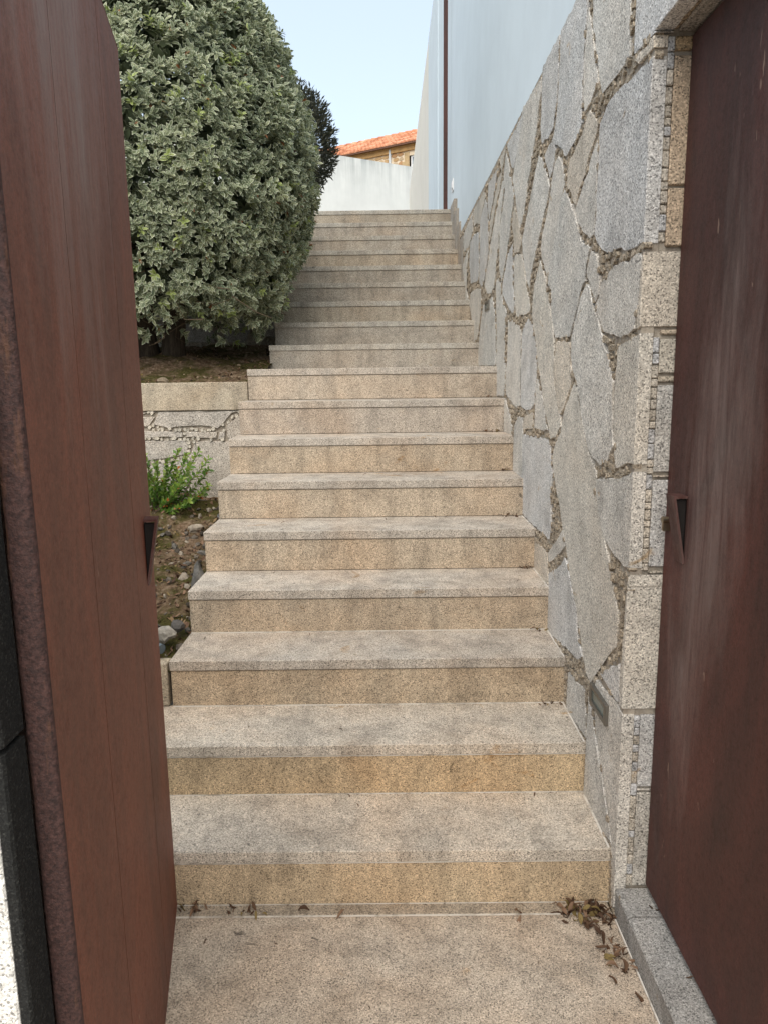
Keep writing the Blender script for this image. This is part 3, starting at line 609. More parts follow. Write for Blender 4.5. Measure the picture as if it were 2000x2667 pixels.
# kerb under the gate leaf
kerb = empty('granite_kerb', 'rough granite kerb below the open rust-red gate leaf on the right', 'kerb')
KC = (0.285, 0.28, 0.268)
def kerb_bm(ya, yb, za=0.0, skew=0.0):
    bm = bmesh.new(); n = max(2, int((yb - ya) / 0.03))
    rows = []
    for k in range(n + 1):
        y = ya + (yb - ya) * k / n
        j = 0.0025 * noise.noise(Vector((y * 30, 1, 0)))
        zt = 0.086 + 0.002 * noise.noise(Vector((y * 18, 5, 0)))
        prof = [(0.6775, -0.03), (0.6765 + j, zt * .6), (0.676 + j, zt - 0.008), (0.681 + j, zt - 0.002), (0.688, zt), (0.735, zt + .001), (0.80, zt), (0.82, zt), (0.82, -0.03)]
        rows.append([bm.verts.new((x, y + (skew * (0.72 - x) if k in (0, n) else 0), z)) for x, z in prof])
    for a, b in zip(rows, rows[1:]):
        for i in range(len(a) - 1): bm.faces.new((a[i], a[i + 1], b[i + 1], b[i]))
    bm.faces.new(rows[0]); bm.faces.new(rows[-1][::-1])
    return bm
for ya, yb in ((1.826, 1.941), (0.72, 1.82), (-0.4, 0.715)):
    fin('kerb_stone', kerb_bm(ya, yb), M['granite_near'], kerb, tone(KC, .03))

# ------------------------------------------------------------------ rendered building on the right
bld = empty('white_building', 'high smooth white rendered wall rising above the granite slabs', 'building')
bm = bmesh.new(); box(bm, XR + 0.009, 7, 0.35, 6.895, ZT, 9.5); fin('wall', bm, M['plaster'], bld)
bm = bmesh.new(); box(bm, 0.700, 7, 6.90, 7.995, 0.5, 9.5); fin('wall', bm, M['plaster'], bld)
bm = bmesh.new(); box(bm, 1.252, 7, 0.35, 6.89, -0.1, ZT - 0.005); fin('wall', bm, M['plaster'], bld)
o = boxo('steel_post', (0.630, 0.669, 8.0, 8.05, ZTOP, 9.6), M['corten_dark'], None)
tag(o, 'slim dark red steel strip standing at the far corner of the white wall', 'steel post')
# socket plate
sp = empty('wall_plate', 'small square white cover plate on the white wall near the top steps', 'wall plate')
boxo('plate', (0.690, 0.6995, 7.60, 7.73, 3.335, 3.445), M['white_paint'], sp, bev=0.003)
boxo('rim', (0.682, 0.6905, 7.625, 7.705, 3.36, 3.42), M['white_paint'], sp, bev=0.003)

far = empty('far_building', 'long pale rendered wall with narrow slits beyond the top of the steps', 'building')
segs = [(8.06, 9.55, 0.735), (9.60, 10.45, 0.750), (10.49, 12.60, 0.738), (12.67, 14.8, 0.742), (14.85, 17.7, 0.742), (17.77, 22.2, 0.742)]  # one wall, bluish near and warm far: shade and sun put into the plaster
for ya, yb, x in segs:
    bm = bmesh.new(); box(bm, x, 1.4, ya, yb, 2.5, 6.7); fin('wall', bm, M['plaster_sunlit' if ya > 12 else 'plaster'], far)
bm = bmesh.new(); box(bm, 1.0, 6.9, 8.04, 22.19, 2.5, 6.69); fin('wall', bm, M['plaster_sunlit'], far)
bm = bmesh.new(); box(bm, 0.77, 0.80, 9.5, 22.0, 2.5, 6.6); fin('slit', bm, M['void'], far)
for ya, yb, zz in ((12.60, 12.67, 5.92), (14.8, 14.85, 4.84), (17.7, 17.77, 5.82), (10.45, 10.49, 3.0), (9.55, 9.6, 3.0)):
    bm = bmesh.new(); box(bm, 0.744, 0.78, ya, yb, zz, 6.698); fin('wall', bm, M['plaster_sunlit' if ya > 12 else 'plaster'], far)

# pale wall closing the view
endw = empty('end_wall', 'weather-streaked pale rendered wall closing the view at the head of the steps', 'wall')
d = Vector((0.91 + 1.6, 26 - 24.5, 0)).normalized(); nrm = Vector((-d.y, d.x, 0))
a = Vector((0.91, 26, 0)) + d * 1.0; b = Vector((-1.6, 24.5, 0)) - d * 9
bm = bmesh.new()
vs = [bm.verts.new(Vector((p.x, p.y, z)) + nrm * w) for z in (2.6, 8.37) for w in (0, 0.3) for p in (a, b)]
for idx in ((0, 1, 3, 2), (4, 5, 7, 6), (0, 1, 5, 4), (2, 3, 7, 6), (0, 2, 6, 4), (1, 3, 7, 5)):
    bm.faces.new([vs[i] for i in idx])
fin('wall', bm, M['plaster_streaked'], endw)

# ------------------------------------------------------------------ stone house far behind
house = empty('stone_house', 'golden rubble-stone house with an orange tiled roof behind the pale wall', 'house')
hd = Vector((-1.6, 1, 0)).normalized(); hn = Vector((-hd.y, hd.x, 0))
if hn.y < 0: hn = -hn
E0 = Vector((1.628, 40, 13.254))
def hp(s, w, z): return E0 + hd * s + hn * w + Vector((0, 0, z))
def hbox(bm, s0, s1, w0, w1, z0, z1):
    vs = [bm.verts.new(hp(s, w, z)) for z in (z0, z1) for w in (w0, w1) for s in (s0, s1)]
    for idx in ((0, 1, 3, 2), (4, 5, 7, 6), (0, 1, 5, 4), (2, 3, 7, 6), (0, 2, 6, 4), (1, 3, 7, 5)):
        bm.faces.new([vs[i] for i in idx])
def hobj(name, mat, *bxs, parent=house, color=None):
    bm = bmesh.new()
    for q in bxs: hbox(bm, *q)
    return fin(name, bm, mat, parent, color)
g = NT('sandstone')
oi = g.n('ShaderNodeObjectInfo')
c = g.mix(oi.outputs['Color'], g.ramp(g.noise(5, 5, 0.7), [(0.3, 0.75), (0.7, 1.2)]), 1.0, 'MULTIPLY')
M['sand'] = g.done(c, 0.9, 0.1)
g = NT('pale_pointing'); M['point'] = g.done((0.74, 0.61, 0.45), 0.95, 0.1)
S0, S1 = -9, 13
WS0, WS1 = -0.8, 0.52
hobj('wall', M['point'], (WS1, S1, 0.30, 6.0, -10.2, 0.02), (S0, WS0, 0.30, 6.0, -10.2, 0.02), (WS0, WS1, 0.30, 6.0, -0.55, 0.02), (WS0, WS1, 0.30, 6.0, -10.2, -2.1), (WS0, WS1, 0.5, 6.0, -2.2, -0.5))
hobj('cornice', M['sand'], (S0, S1, 0.20, 0.30, -0.32, 0.0), (S0, S1, 0.14, 0.2, -0.12, 0.0), color=(0.50, 0.30, 0.13))
hobj('gutter', M['gutter'], (S0, S1, -0.05, 0.06, -0.075, -0.005))
# rubble stones between the joints
hr = random.Random(11)
z = -0.335
while z > -2.4:
    h = hr.uniform(0.13, 0.25); s = 0.9 if False else -0.6
    s = WS1 + 0.34
    while s < 5.8:
        w = hr.uniform(0.18, 0.48)
        poly = []
        n = hr.choice((6, 7, 8))
        for k in range(n):
            a_ = k * 2 * math.pi / n + hr.uniform(-.2, .2)
            poly.append((s + w / 2 + math.cos(a_) * w * .58, z - h / 2 + math.sin(a_) * h * .60 + hr.uniform(-.02, .02)))
        if not 1.5 < s + w / 2 < 1.78:
            bm = slab_bm(poly, 0.0, lambda u, v, ww: hp(u, 0.29 + ww, v), proud=0.012, gap=0.014, bev=0.006, jit=0.006, seed=int(s * 100) + int(z * 37), step=0.2)
            fin('stone', bm, M['sand'], house, hr.choice(((0.52, 0.34, 0.18), (0.48, 0.31, 0.16), (0.55, 0.40, 0.24), (0.42, 0.24, 0.12), (0.50, 0.38, 0.25))))
        s += w + 0.02
    z -= h + 0.02
for k in range(5):      # dressed quoins beside the window
    boxz = -0.38 - k * 0.42
    hobj('quoin', M['sand'], (WS1 + 0.0, WS1 + (0.42 if k % 2 else 0.28), 0.275, 0.31, boxz - 0.40, boxz), color=(0.50, 0.36, 0.20))
hobj('downpipe', M['pvc'], (1.58, 1.68, 0.18, 0.27, -3, -0.1))
win = hobj('window', M['white_paint'], (WS0, WS0 + 0.07, 0.36, 0.42, -2.1, -0.55), (WS1 - 0.13, WS1 - 0.06, 0.36, 0.42, -2.1, -0.55), (WS0, WS1 - 0.06, 0.36, 0.42, -0.62, -0.55),
           (WS0, WS1 - .06, 0.37, 0.41, -1.02, -0.98), (WS0, WS1 - .06, 0.37, 0.41, -1.45, -1.41), (-0.34, -0.30, 0.37, 0.41, -2.1, -0.55), (0.0, 0.04, 0.37, 0.41, -2.1, -0.55))
hobj('pane', M['glass'], (WS0, WS1 - 0.06, 0.395, 0.40, -2.1, -0.55), parent=win)
hobj('reveal', M['void'], (WS1 - 0.06, WS1, 0.31, 0.44, -2.1, -0.55), parent=win)
# tiled roof: courses of half-round tiles
g = NT('clay_tile')
vc = g.voro(2.3, out='Color'); sp_ = g.n('ShaderNodeSeparateColor'); g.l(vc, sp_.inputs[0])
c = g.ramp(sp_.outputs[0], [(0, (0.38, 0.15, 0.08)), (0.5, (0.50, 0.22, 0.12)), (1, (0.60, 0.33, 0.21))])
c = g.mix(c, g.ramp(g.noise(6, 4, .7), [(0.3, 0.7), (0.7, 1.2)]), 1, 'MULTIPLY')
M['tile'] = g.done(c, 0.85, 0.2)
roof = hobj('roof', M['tile'], (S0, S1, -0.06, 0.0, -0.005, 0.012))
bm = bmesh.new()
pitch, run, course = 0.46, 3.4, 0.34
ss = -3.2
nc = int(run / course) + 1
while ss < 8.5:
    for k in range(nc):
        w0, w1 = k * course - 0.08, (k + 1) * course - 0.02
        r0, r1 = 0.105, 0.085
        jz = hr.uniform(-.006, .006)
        ra, rb = [], []
        for q in range(5):
            an = math.pi * q / 4
            ra.append(bm.verts.new(hp(ss + math.cos(an) * r0, w0, w0 * pitch + math.sin(an) * r0 * .8 + 0.03 + jz)))
            rb.append(bm.verts.new(hp(ss + math.cos(an) * r1, w1, w1 * pitch + math.sin(an) * r1 * .8 + jz)))
        for q in range(4): bm.faces.new((ra[q], ra[q + 1], rb[q + 1], rb[q]))
        bm.faces.new(ra)
    ss += 0.235
bm2 = bm
tiles = fin('tiles', bm2, M['tile'], roof, kind='stuff')
bm = bmesh.new()
vs = [bm.verts.new(hp(s, w, z)) for s in (S0, S1) for (w, z) in ((-0.05, 0.0), (run, run * pitch), (2 * run, 0.0))]
bm.faces.new((vs[0], vs[1], vs[4], vs[3])); bm.faces.new((vs[1], vs[2], vs[5], vs[4])); bm.faces.new((vs[0], vs[1], vs[2])); bm.faces.new((vs[3], vs[4], vs[5]))
fin('roof_deck', bm, M['tile'], roof)
ss = -3.2
while ss < 8.5:
    bm = bmesh.new()
    tube(bm, [hp(ss, run, run * pitch + 0.02), hp(ss + 0.46, run, run * pitch + 0.05)], [0.11, 0.13], 8)
    fin('ridge_tile', bm, M['tile'], roof); ss += 0.44

# ------------------------------------------------------------------ garden left of the steps
def terrain(name, x0, x1, y0, y1, fz, mat, nx=90, ny=90, amp=0.012):
    bm = bmesh.new()
    xs, ys = np.linspace(x0, x1, nx), np.linspace(y0, y1, ny)
    G = [[bm.verts.new((x, y, fz(x, y) + amp * noise.noise(Vector((x * 9, y * 9, 0))) + amp * .6 * noise.noise(Vector((x * 28, y * 28, 4))))) for y in ys] for x in xs]
    for i in range(nx - 1):
        for j in range(ny - 1): bm.faces.new((G[i][j], G[i + 1][j], G[i + 1][j + 1], G[i][j + 1]))
    return tag(fin(name, bm, mat, smooth=True), kind='structure')
YP = ystep(9)
def lowz(x, y): return 0.50 + (y - 2.61) * 0.19 + 0.05 * max(0, -0.85 - x) + 0.03 * math.sin(y * 7 + x * 3)
def upz(x, y): return 1.525 + max(0, (y - YP)) * 0.17 + 0.10 * math.exp(-((x + 1.5) ** 2 + (y - 5.2) ** 2) / 0.12)
terrain('soil_bed', -2.6, XL + 0.02, 2.61, YP + 0.02, lowz, M['soil'], 110, 110, 0.022)
terrain('upper_soil_bed', -3.6, XL + 0.02, YP + 0.10, 6.32, upz, M['soil'], 110, 90, 0.018)

pl = empty('planter_wall', 'low granite crazy-stone wall with plain coping behind the small green shrub', 'retaining wall')
def pplace(x, z, w): return Vector((x, YP + 0.012 + w, z))
boxo('coping', (-2.6, XL - 0.002, YP + 0.006, YP + 0.17, 1.385, 1.548), M['granite'], pl, (0.40, 0.345, 0.265), bev=0.003)
for i, P in enumerate(PLANTER_STONES):
    fin('stone', slab_bm([(a, min(b, 1.379)) for a, b in P], 0.03, pplace, proud=rnd.uniform(-.002, .002), gap=0.0035, bev=0.003, jit=0.003, seed=i * 13 + 5, step=0.04),
        M['granite_split'], pl, tone(((0.42, 0.385, 0.34), (0.44, 0.395, 0.34))[i % 2], .04))
boxo('mortar_bed', (-2.6, XL, YP + 0.026, YP + 0.16, 0.3, 1.384), M['mortar'], pl)
infill('packing_stones', PLANTER_STONES, (-1.7, XL - 0.01, 0.75, 1.375), 0.026, pplace, pl, M['granite_split'], (0.48, 0.44, 0.37), 8, proud=0.004)

bk = empty('garden_wall', 'shaded rough stone wall behind the trunk of the big clipped bush', 'retaining wall')
def bplace(x, z, w): return Vector((x, 6.30 + w, z))
for i, P in enumerate(BACK_STONES):
    fin('stone', slab_bm(P, 0.03, bplace, proud=rnd.uniform(-.002, .003), gap=0.008, bev=0.005, jit=0.005, seed=i * 17 + 2, step=0.05),
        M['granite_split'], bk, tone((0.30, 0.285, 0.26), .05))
boxo('mortar_bed', (-4, XL, 6.318, 6.7, 1.2, 2.98), M['mortar'], bk)
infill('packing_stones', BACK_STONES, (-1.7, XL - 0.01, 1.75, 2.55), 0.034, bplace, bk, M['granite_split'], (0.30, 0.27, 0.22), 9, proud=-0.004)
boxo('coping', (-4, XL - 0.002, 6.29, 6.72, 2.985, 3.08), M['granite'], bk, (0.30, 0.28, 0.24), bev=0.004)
tag(boxo('terrace_ground', (-6, XL - 0.003, 6.73, ystep(18) + 0.33, 1.0, 3.08), M['soil']), kind='structure')

# stone edging left of the third riser
o = tag(boxo('edging_stone', (-1.02, XL - 0.010, ystep(3) + 0.004, ystep(3) + 0.07, 0.362, 0.528), M['granite'], None, (0.40, 0.35, 0.27), bev=0.003), 'narrow pale granite edging stone beside the third step', 'edging stone')

# rocks
def rock(name, loc, size, seed, mat, color, label=None, cat='rock', flat=1.0, sub=2, parent=None, group=None):
    bm = bmesh.new(); bmesh.ops.create_icosphere(bm, subdivisions=sub, radius=1)
    r = random.Random(seed); off = Vector((r.uniform(-9, 9), r.uniform(-9, 9), r.uniform(-9, 9)))
    for v in bm.verts:
        p = v.co.copy()
        k = 1 + 0.45 * noise.noise(p * 1.3 + off) + 0.22 * noise.noise(p * 3.1 + off)
        q = p * k
        # faceting
        v.co = Vector((q.x * size[0], q.y * size[1], q.z * size[2]))
    bmesh.ops.rotate(bm, verts=bm.verts, cent=(0, 0, 0), matrix=Matrix.Rotation(r.uniform(0, 3), 3, 'Z'))
    bmesh.ops.translate(bm, verts=bm.verts, vec=loc)
    o = fin(name, bm, mat, parent, color)
    if label: tag(o, label, cat, group)
    return o
rock('rock', (-0.865, 2.80, 0.575), (0.050, 0.042, 0.034), 1, M['rock'], (0.46, 0.42, 0.36), 'rounded whitish rock on the soil beside the fourth step')
rock('rock', (-0.825, 3.23, 0.66), (0.032, 0.09, 0.085), 2, M['rock'], (0.16, 0.15, 0.135), 'upright grey rock wedged against the left end of the steps')
rock('rock', (-0.835, 2.90, 0.575), (0.028, 0.035, 0.024), 4, M['rock'], (0.12, 0.11, 0.10), 'dark jagged rock just behind the whitish rounded one')
rock('rock', (-1.14, 4.33, 0.85), (0.13, 0.06, 0.03), 5, M['rock'], (0.42, 0.38, 0.33), 'pale flat rock at the foot of the low wall under the green shrub')
rock('rock', (-0.86, 4.10, 0.80), (0.07, 0.10, 0.05), 6, M['rock'], (0.15, 0.145, 0.14), 'grey rough rock in the corner between the low wall and the steps')
rock('rock', (-1.02, 3.98, 0.76), (0.045, 0.035, 0.025), 7, M['rock'], (0.38, 0.32, 0.25), 'small tan rock among the leaf litter below the low wall')
rock('rock', (-1.30, 4.5, 1.56), (0.04, 0.03, 0.02), 8, M['rock'], (0.30, 0.24, 0.17), 'little brown stone lying on the upper soil behind the coping')
def scatter_stones(name, n, x0, x1, y0, y1, fz, smin, smax, seed, colors, kind='stuff'):
    bm = bmesh.new(); r = random.Random(seed)
    base = bmesh.new(); bmesh.ops.create_icosphere(base, subdivisions=1, radius=1)
    vs0 = [v.co.copy() for v in base.verts]; fs0 = [[v.index for v in f.verts] for f in base.faces]; base.free()
    for i in range(n):
        s = smin + (smax - smin) * r.random() ** 2.5
        x = x1 - (x1 - x0) * r.random() ** 1.5; y = r.uniform(y0, y1)
        rot = Matrix.Rotation(r.uniform(0, 6), 3, Vector((r.random(), r.random(), r.random() + .1)).normalized())
        sc3 = (s * r.uniform(.6, 1.3), s * r.uniform(.6, 1.3), s * r.uniform(.4, .8))
        vv = []
        for c in vs0:
            q = Vector((c.x * sc3[0], c.y * sc3[1], c.z * sc3[2])) * r.uniform(.75, 1.2)
            vv.append(bm.verts.new(rot @ q + Vector((x, y, fz(x, y) + s * .15))))
        mi = r.randrange(len(colors))
        for f in fs0:
            ff = bm.faces.new([vv[k] for k in f]); ff.material_index = mi
    mats = []
    for k, c in enumerate(colors):
        g = NT(name + '_tone'); mats.append(g.done(g.mix(c, g.ramp(g.noise(60, 4, .7), [(0.3, 0.6), (0.7, 1.3)]), 1.0, 'MULTIPLY'), 0.9, 0.1))
    return tag(fin(name, bm, mats), kind=kind)
scatter_stones('gravel', 480, -1.5, XL, 2.64, 4.40, lowz, 0.004, 0.030, 3, [(0.06, 0.05, 0.04), (0.13, 0.11, 0.09), (0.28, 0.24, 0.19), (0.13, 0.12, 0.105)])
scatter_stones('pebbles', 350, -1.9, XL, YP + .12, 6.25, upz, 0.003, 0.014, 4, [(0.05, 0.04, 0.03), (0.12, 0.09, 0.06), (0.25, 0.19, 0.13)])

# hose end poking from the bed
hose = empty('garden_pipe', 'short blue-grey pipe end lying on the bed by the third step', 'pipe')
bm = bmesh.new(); tube(bm, [(-1.05, 2.76, 0.565), (-0.93, 2.71, 0.572), (-0.845, 2.665, 0.570)], [0.017, 0.017, 0.017], 14); fin('pipe_body', bm, M['pipe'], hose, smooth=True)
bm = bmesh.new(); tube(bm, [(-0.850, 2.668, 0.570), (-0.828, 2.656, 0.568)], [0.020, 0.019], 14); fin('collar', bm, M['pipe'], hose)

# ------------------------------------------------------------------ leaves
def leaf_mesh_arrays(width=0.5, curl=0.18, rim=0.14, fold=0.14):
    """unit leaf along +y; returns verts, faces, material index (0 blade, 1 rim)"""
    ts = [0.0, 0.28, 0.66, 1.0]; hw = [0.03, 0.44, 0.43, 0.0]
    def P(u, t, side):
        x = side * u * 2 * width * 0.5
        return (x, t, abs(x) * fold * 2 - curl * t * t)
    V, F, MI = [], [], []
    for t, h in zip(ts, hw): V.append(P(0, t, 1))                      # rib
    for side in (1, -1):
        b = len(V)
        for t, h in zip(ts, hw): V.append(P(h * (1 - rim * 2.1) if h > .05 else h * .4, min(t, 0.92), side))
        c = len(V)
        for t, h in zip(ts, hw): V.append(P(h, t, side))
        for i in range(3):
            q = (i, i + 1, b + i + 1, b + i); r_ = (b + i, b + i + 1, c + i + 1, c + i)
            F.append(q if side < 0 else q[::-1]); MI.append(0)
            F.append(r_ if side < 0 else r_[::-1]); MI.append(1)
    return np.array(V, np.float32), F, MI
def simple_leaf_arrays(width=0.45, curl=0.15):
    V = np.array([(0, 0, 0), (width * .5, .45, .06), (0, 1, -curl), (-width * .5, .45, .06), (0, .5, -.02)], np.float32)
    return V, [(0, 1, 4), (1, 2, 4), (2, 3, 4), (3, 0, 4)], [0, 0, 0, 0]

def mesh_from(name, V, loops, starts, totals, mi, mats, tint=None):
    me = bpy.data.meshes.new(name)
    me.vertices.add(len(V)); me.vertices.foreach_set('co', V.astype(np.float32).ravel())
    me.loops.add(len(loops)); me.loops.foreach_set('vertex_index', loops.astype(np.int32))
    me.polygons.add(len(starts)); me.polygons.foreach_set('loop_start', starts.astype(np.int32)); me.polygons.foreach_set('loop_total', totals.astype(np.int32))
    me.polygons.foreach_set('material_index', mi.astype(np.int32))
    me.polygons.foreach_set('use_smooth', np.ones(len(starts), bool))
    me.update(calc_edges=True); me.validate()
    if tint is not None:
        at = me.attributes.new('tint', 'FLOAT', 'POINT'); at.data.foreach_set('value', tint.astype(np.float32))
    for m_ in mats: me.materials.append(m_)
    return me

def leaves_object(name, arr, pos, Rm, size, tint, mats, parent):
    V, F, MI = arr; n = len(pos); k = len(V)
    W = np.einsum('nij,kj->nki', Rm, V) * size[:, None, None] + pos[:, None, :]
    lo = np.concatenate([np.array(f) for f in F]); ln = np.array([len(f) for f in F])
    L = (lo[None, :] + (np.arange(n) * k)[:, None]).ravel()
    tot = np.tile(ln, n); st = np.concatenate([[0], np.cumsum(tot)[:-1]])
    me = mesh_from(name, W.reshape(-1, 3), L, st, tot, np.tile(np.array(MI), n), mats, np.repeat(tint, k))
    o = bpy.data.objects.new(name, me); link(o, parent); o['kind'] = 'stuff'
    return o

def frames(d, up, roll):
    """rotation matrices with y along d, z close to up, rolled"""
    d = d / np.linalg.norm(d, axis=1, keepdims=True)
    x = np.cross(d, up); x /= np.linalg.norm(x, axis=1, keepdims=True) + 1e-9
    z = np.cross(x, d)
    c, s = np.cos(roll)[:, None], np.sin(roll)[:, None]
    x2 = c * x + s * z; z2 = -s * x + c * z
    return np.stack([x2, d, z2], axis=2)

def foliage(parent, arrs, pos, Rm, size, tint, mats, nparts, camp=np.array((0.025, 0, 1.56)), score=None):
    n = len(pos)
    if score is None: score = size / np.linalg.norm(pos - camp, axis=1)
    idx = np.argsort(-score); a, b = idx[:nparts], idx[nparts:]
    bins = [0.1, 0.3, 0.5, 0.68, 0.85, 0.92, 0.98]
    cache = {}
    V, F, MI = arrs
    lo = np.concatenate([np.array(f) for f in F]); ln = np.array([len(f) for f in F]); st = np.concatenate([[0], np.cumsum(ln)[:-1]])
    for i in a:
        k = int(np.argmin([abs(tint[i] - q) for q in bins]))
        if k not in cache:
            cache[k] = mesh_from('leaf', V, lo, st, ln, np.array(MI), mats, np.full(len(V), bins[k]))
        o = bpy.data.objects.new('leaf', cache[k])
        mm = Matrix([[*(Rm[i][r_] * size[i]), pos[i][r_]] for r_ in range(3)] + [[0, 0, 0, 1]])
        link(o, parent); o.matrix_local = mm
    leaves_object('foliage', arrs, pos[b], Rm[b], size[b], tint[b], mats, parent)

# big clipped bush ------------------------------------------------------
bush = empty('clipped_bush', 'big clipped bush of cream-edged variegated leaves left of the steps', 'bush')
BZ = [1.93, 1.98, 2.13, 2.37, 2.64, 3.05, 3.2, 3.7, 3.99, 4.4, 4.7, 4.85]
BR = [0.35, 0.66, 0.84, 0.96, 1.05, 1.09, 1.07, 0.90, 0.75, 0.50, 0.26, 0.05]
BC = np.array((-1.55, 5.33))
def br(z): return np.interp(z, BZ, BR)
N = 13500
z = nrng.uniform(1.95, 4.85, N * 2); keep = nrng.uniform(0, 1.2, N * 2) < br(z) + 0.12; z = z[keep][:N]; N = len(z)
th = nrng.uniform(0, 2 * np.pi, N)
front = (np.sin(th) < 0.45) | (nrng.random(N) < 0.35)
z, th = z[front], th[front]; N = len(z)
ct, st_ = np.cos(th), np.sin(th)
rr = br(z)
nz_ = np.array([noise.noise(Vector((c * 3.1, s * 3.1, q * 3.1))) for c, s, q in zip(ct, st_, z)])
nz2 = np.array([noise.noise(Vector((c * 9 + 5, s * 9, q * 8.5))) for c, s, q in zip(ct, st_, z)])
dep = 0.03 + nrng.uniform(-1, 0.25, N) * 0.045 + 0.05 * nz_ + 0.055 * nz2
hole = nz2 < -0.42
dep = np.where(hole, dep - 0.14, dep)
rr2 = rr + dep
slope = np.gradient(BR, BZ); sl = np.interp(z, BZ, slope)
nrm_ = np.stack([ct, st_, -sl * 0.75], 1); nrm_ /= np.linalg.norm(nrm_, axis=1, keepdims=True)
low = z < 2.25
zj = z - np.where(low, nrng.uniform(0, 0.16, N) * (nrng.random(N) < .5), 0)
cen = np.stack([BC[0] + rr2 * ct, BC[1] + rr2 * st_ * 0.93, zj], 1)
axis = nrm_ + np.array((0, 0, 0.55)) + nrng.normal(0, 0.28, (N, 3)); axis /= np.linalg.norm(axis, axis=1, keepdims=True)
K = 8
shoot = nrng.random(N)
POS, DIR, UP, SZ, TI = [], [], [], [], []
for k in range(K):
    ph = k * 2.4 + nrng.uniform(0, 6.28, N) * 0.15 + th * 7
    t1 = np.cross(axis, np.array((0.2, 0.3, 0.93))); t1 /= np.linalg.norm(t1, axis=1, keepdims=True); t2 = np.cross(axis, t1)
    open_ = 0.55 + 0.17 * (k % 4) + nrng.uniform(-.12, .12, N)
    rad = np.cos(ph)[:, None] * t1 + np.sin(ph)[:, None] * t2
    d_ = rad * np.sin(open_)[:, None] + axis * np.cos(open_)[:, None] + np.array((0, 0, -0.22))
    POS.append(cen - axis * (0.006 * (k % 4) + 0.003 * (k // 4))[..., None] if False else cen - axis * (0.007 * k))
    DIR.append(d_); UP.append(axis)
    SZ.append(nrng.uniform(0.035, 0.060, N) * (1.0 - 0.04 * (7 - k)))
    ti = np.clip(nrng.normal(0.44, 0.2, N) + 0.12 * nz_, 0, 0.80)
    ti = np.where(shoot > 0.955, 0.88, ti)
    ti = np.where(nrng.random(N) < 0.006, 0.98, ti)
    TI.append(ti)
POS = np.concatenate(POS); DIR = np.concatenate(DIR); UP = np.concatenate(UP); SZ = np.concatenate(SZ); TI = np.concatenate(TI)
RM = frames(DIR, UP, nrng.normal(0, 0.35, len(POS)))
camp = np.array((0.025, 0, 1.56))
tocam = camp - POS; dist = np.linalg.norm(tocam, axis=1)
facing = np.einsum('ij,ij->i', np.tile(nrm_, (K, 1)), tocam / dist[:, None])
vis = (POS[:, 0] / POS[:, 1] > -0.30) & (np.tile(dep, K) > 0.02)
score = SZ / dist * np.clip(facing, 0.01, 1) * np.where(vis, 1, 0.01)
foliage(bush, leaf_mesh_arrays(0.48, 0.2, 0.10, 0.14), POS, RM, SZ, TI, [M['leaf_green'], M['leaf_cream']], 300, score=score)
# inner leaves that close the depth of the crown
n2 = 15000
z = nrng.uniform(2.1, 4.7, n2); th = nrng.uniform(0, 6.283, n2); rr = (br(z) - nrng.uniform(0.08, 0.36, n2)).clip(0.02)
pos = np.stack([BC[0] + rr * np.cos(th), BC[1] + rr * np.sin(th) * .93, z], 1)
inn = leaves_object('foliage', simple_leaf_arrays(0.8), pos, frames(nrng.normal(0, 1, (n2, 3)), nrng.normal(0, 1, (n2, 3)), np.zeros(n2)), nrng.uniform(0.06, 0.10, n2), nrng.uniform(0.0, 0.4, n2), [M['leaf_green']], bush)
# trunks, limbs and twigs
for pts, rad in (([(-1.58, 5.15, 1.62), (-1.60, 5.16, 1.85), (-1.62, 5.2, 2.2), (-1.7, 5.3, 2.9)], [0.10, 0.078, 0.068, 0.05]),
                 ([(-1.43, 5.18, 1.62), (-1.41, 5.18, 1.85), (-1.37, 5.2, 2.2), (-1.30, 5.3, 2.9)], [0.095, 0.075, 0.062, 0.045])):
    bm = bmesh.new(); tube(bm, pts, rad, 14); fin('trunk', bm, M['bark'], bush, smooth=True)
tr_ = random.Random(5)
for i in range(16):
    a = tr_.uniform(3.3, 6.1); p0 = Vector((-1.5 + tr_.uniform(-.1, .1), 5.18, tr_.uniform(1.95, 2.5))); L = tr_.uniform(.5, .95)
    p2 = Vector((BC[0] + math.cos(a) * L, BC[1] + math.sin(a) * L, tr_.uniform(2.25, 3.0)))
    p1 = p0.lerp(p2, .5) + Vector((0, 0, -0.05 + tr_.uniform(-.08, .1)))
    bm = bmesh.new(); tube(bm, [p0, p1, p2], [0.016, 0.010, 0.004], 6); fin('limb', bm, M['bark'], bush)
bm = bmesh.new()
for i in range(60):
    a = tr_.uniform(3.2, 6.2); L = tr_.uniform(.3, .95)
    p0 = Vector((BC[0] + math.cos(a) * L, BC[1] + math.sin(a) * L, tr_.uniform(1.85, 2.25)))
    p1 = p0 + Vector((tr_.uniform(-.15, .15), tr_.uniform(-.1, .1), tr_.uniform(-.12, .12)))
    p2 = p1 + Vector((tr_.uniform(-.15, .15), tr_.uniform(-.1, .1), tr_.uniform(-.05, .2)))
    tube(bm, [p0, p1, p2], [0.0035, 0.0025, 0.0015], 4)
fin('twigs', bm, M['twig'], bush, kind='stuff')

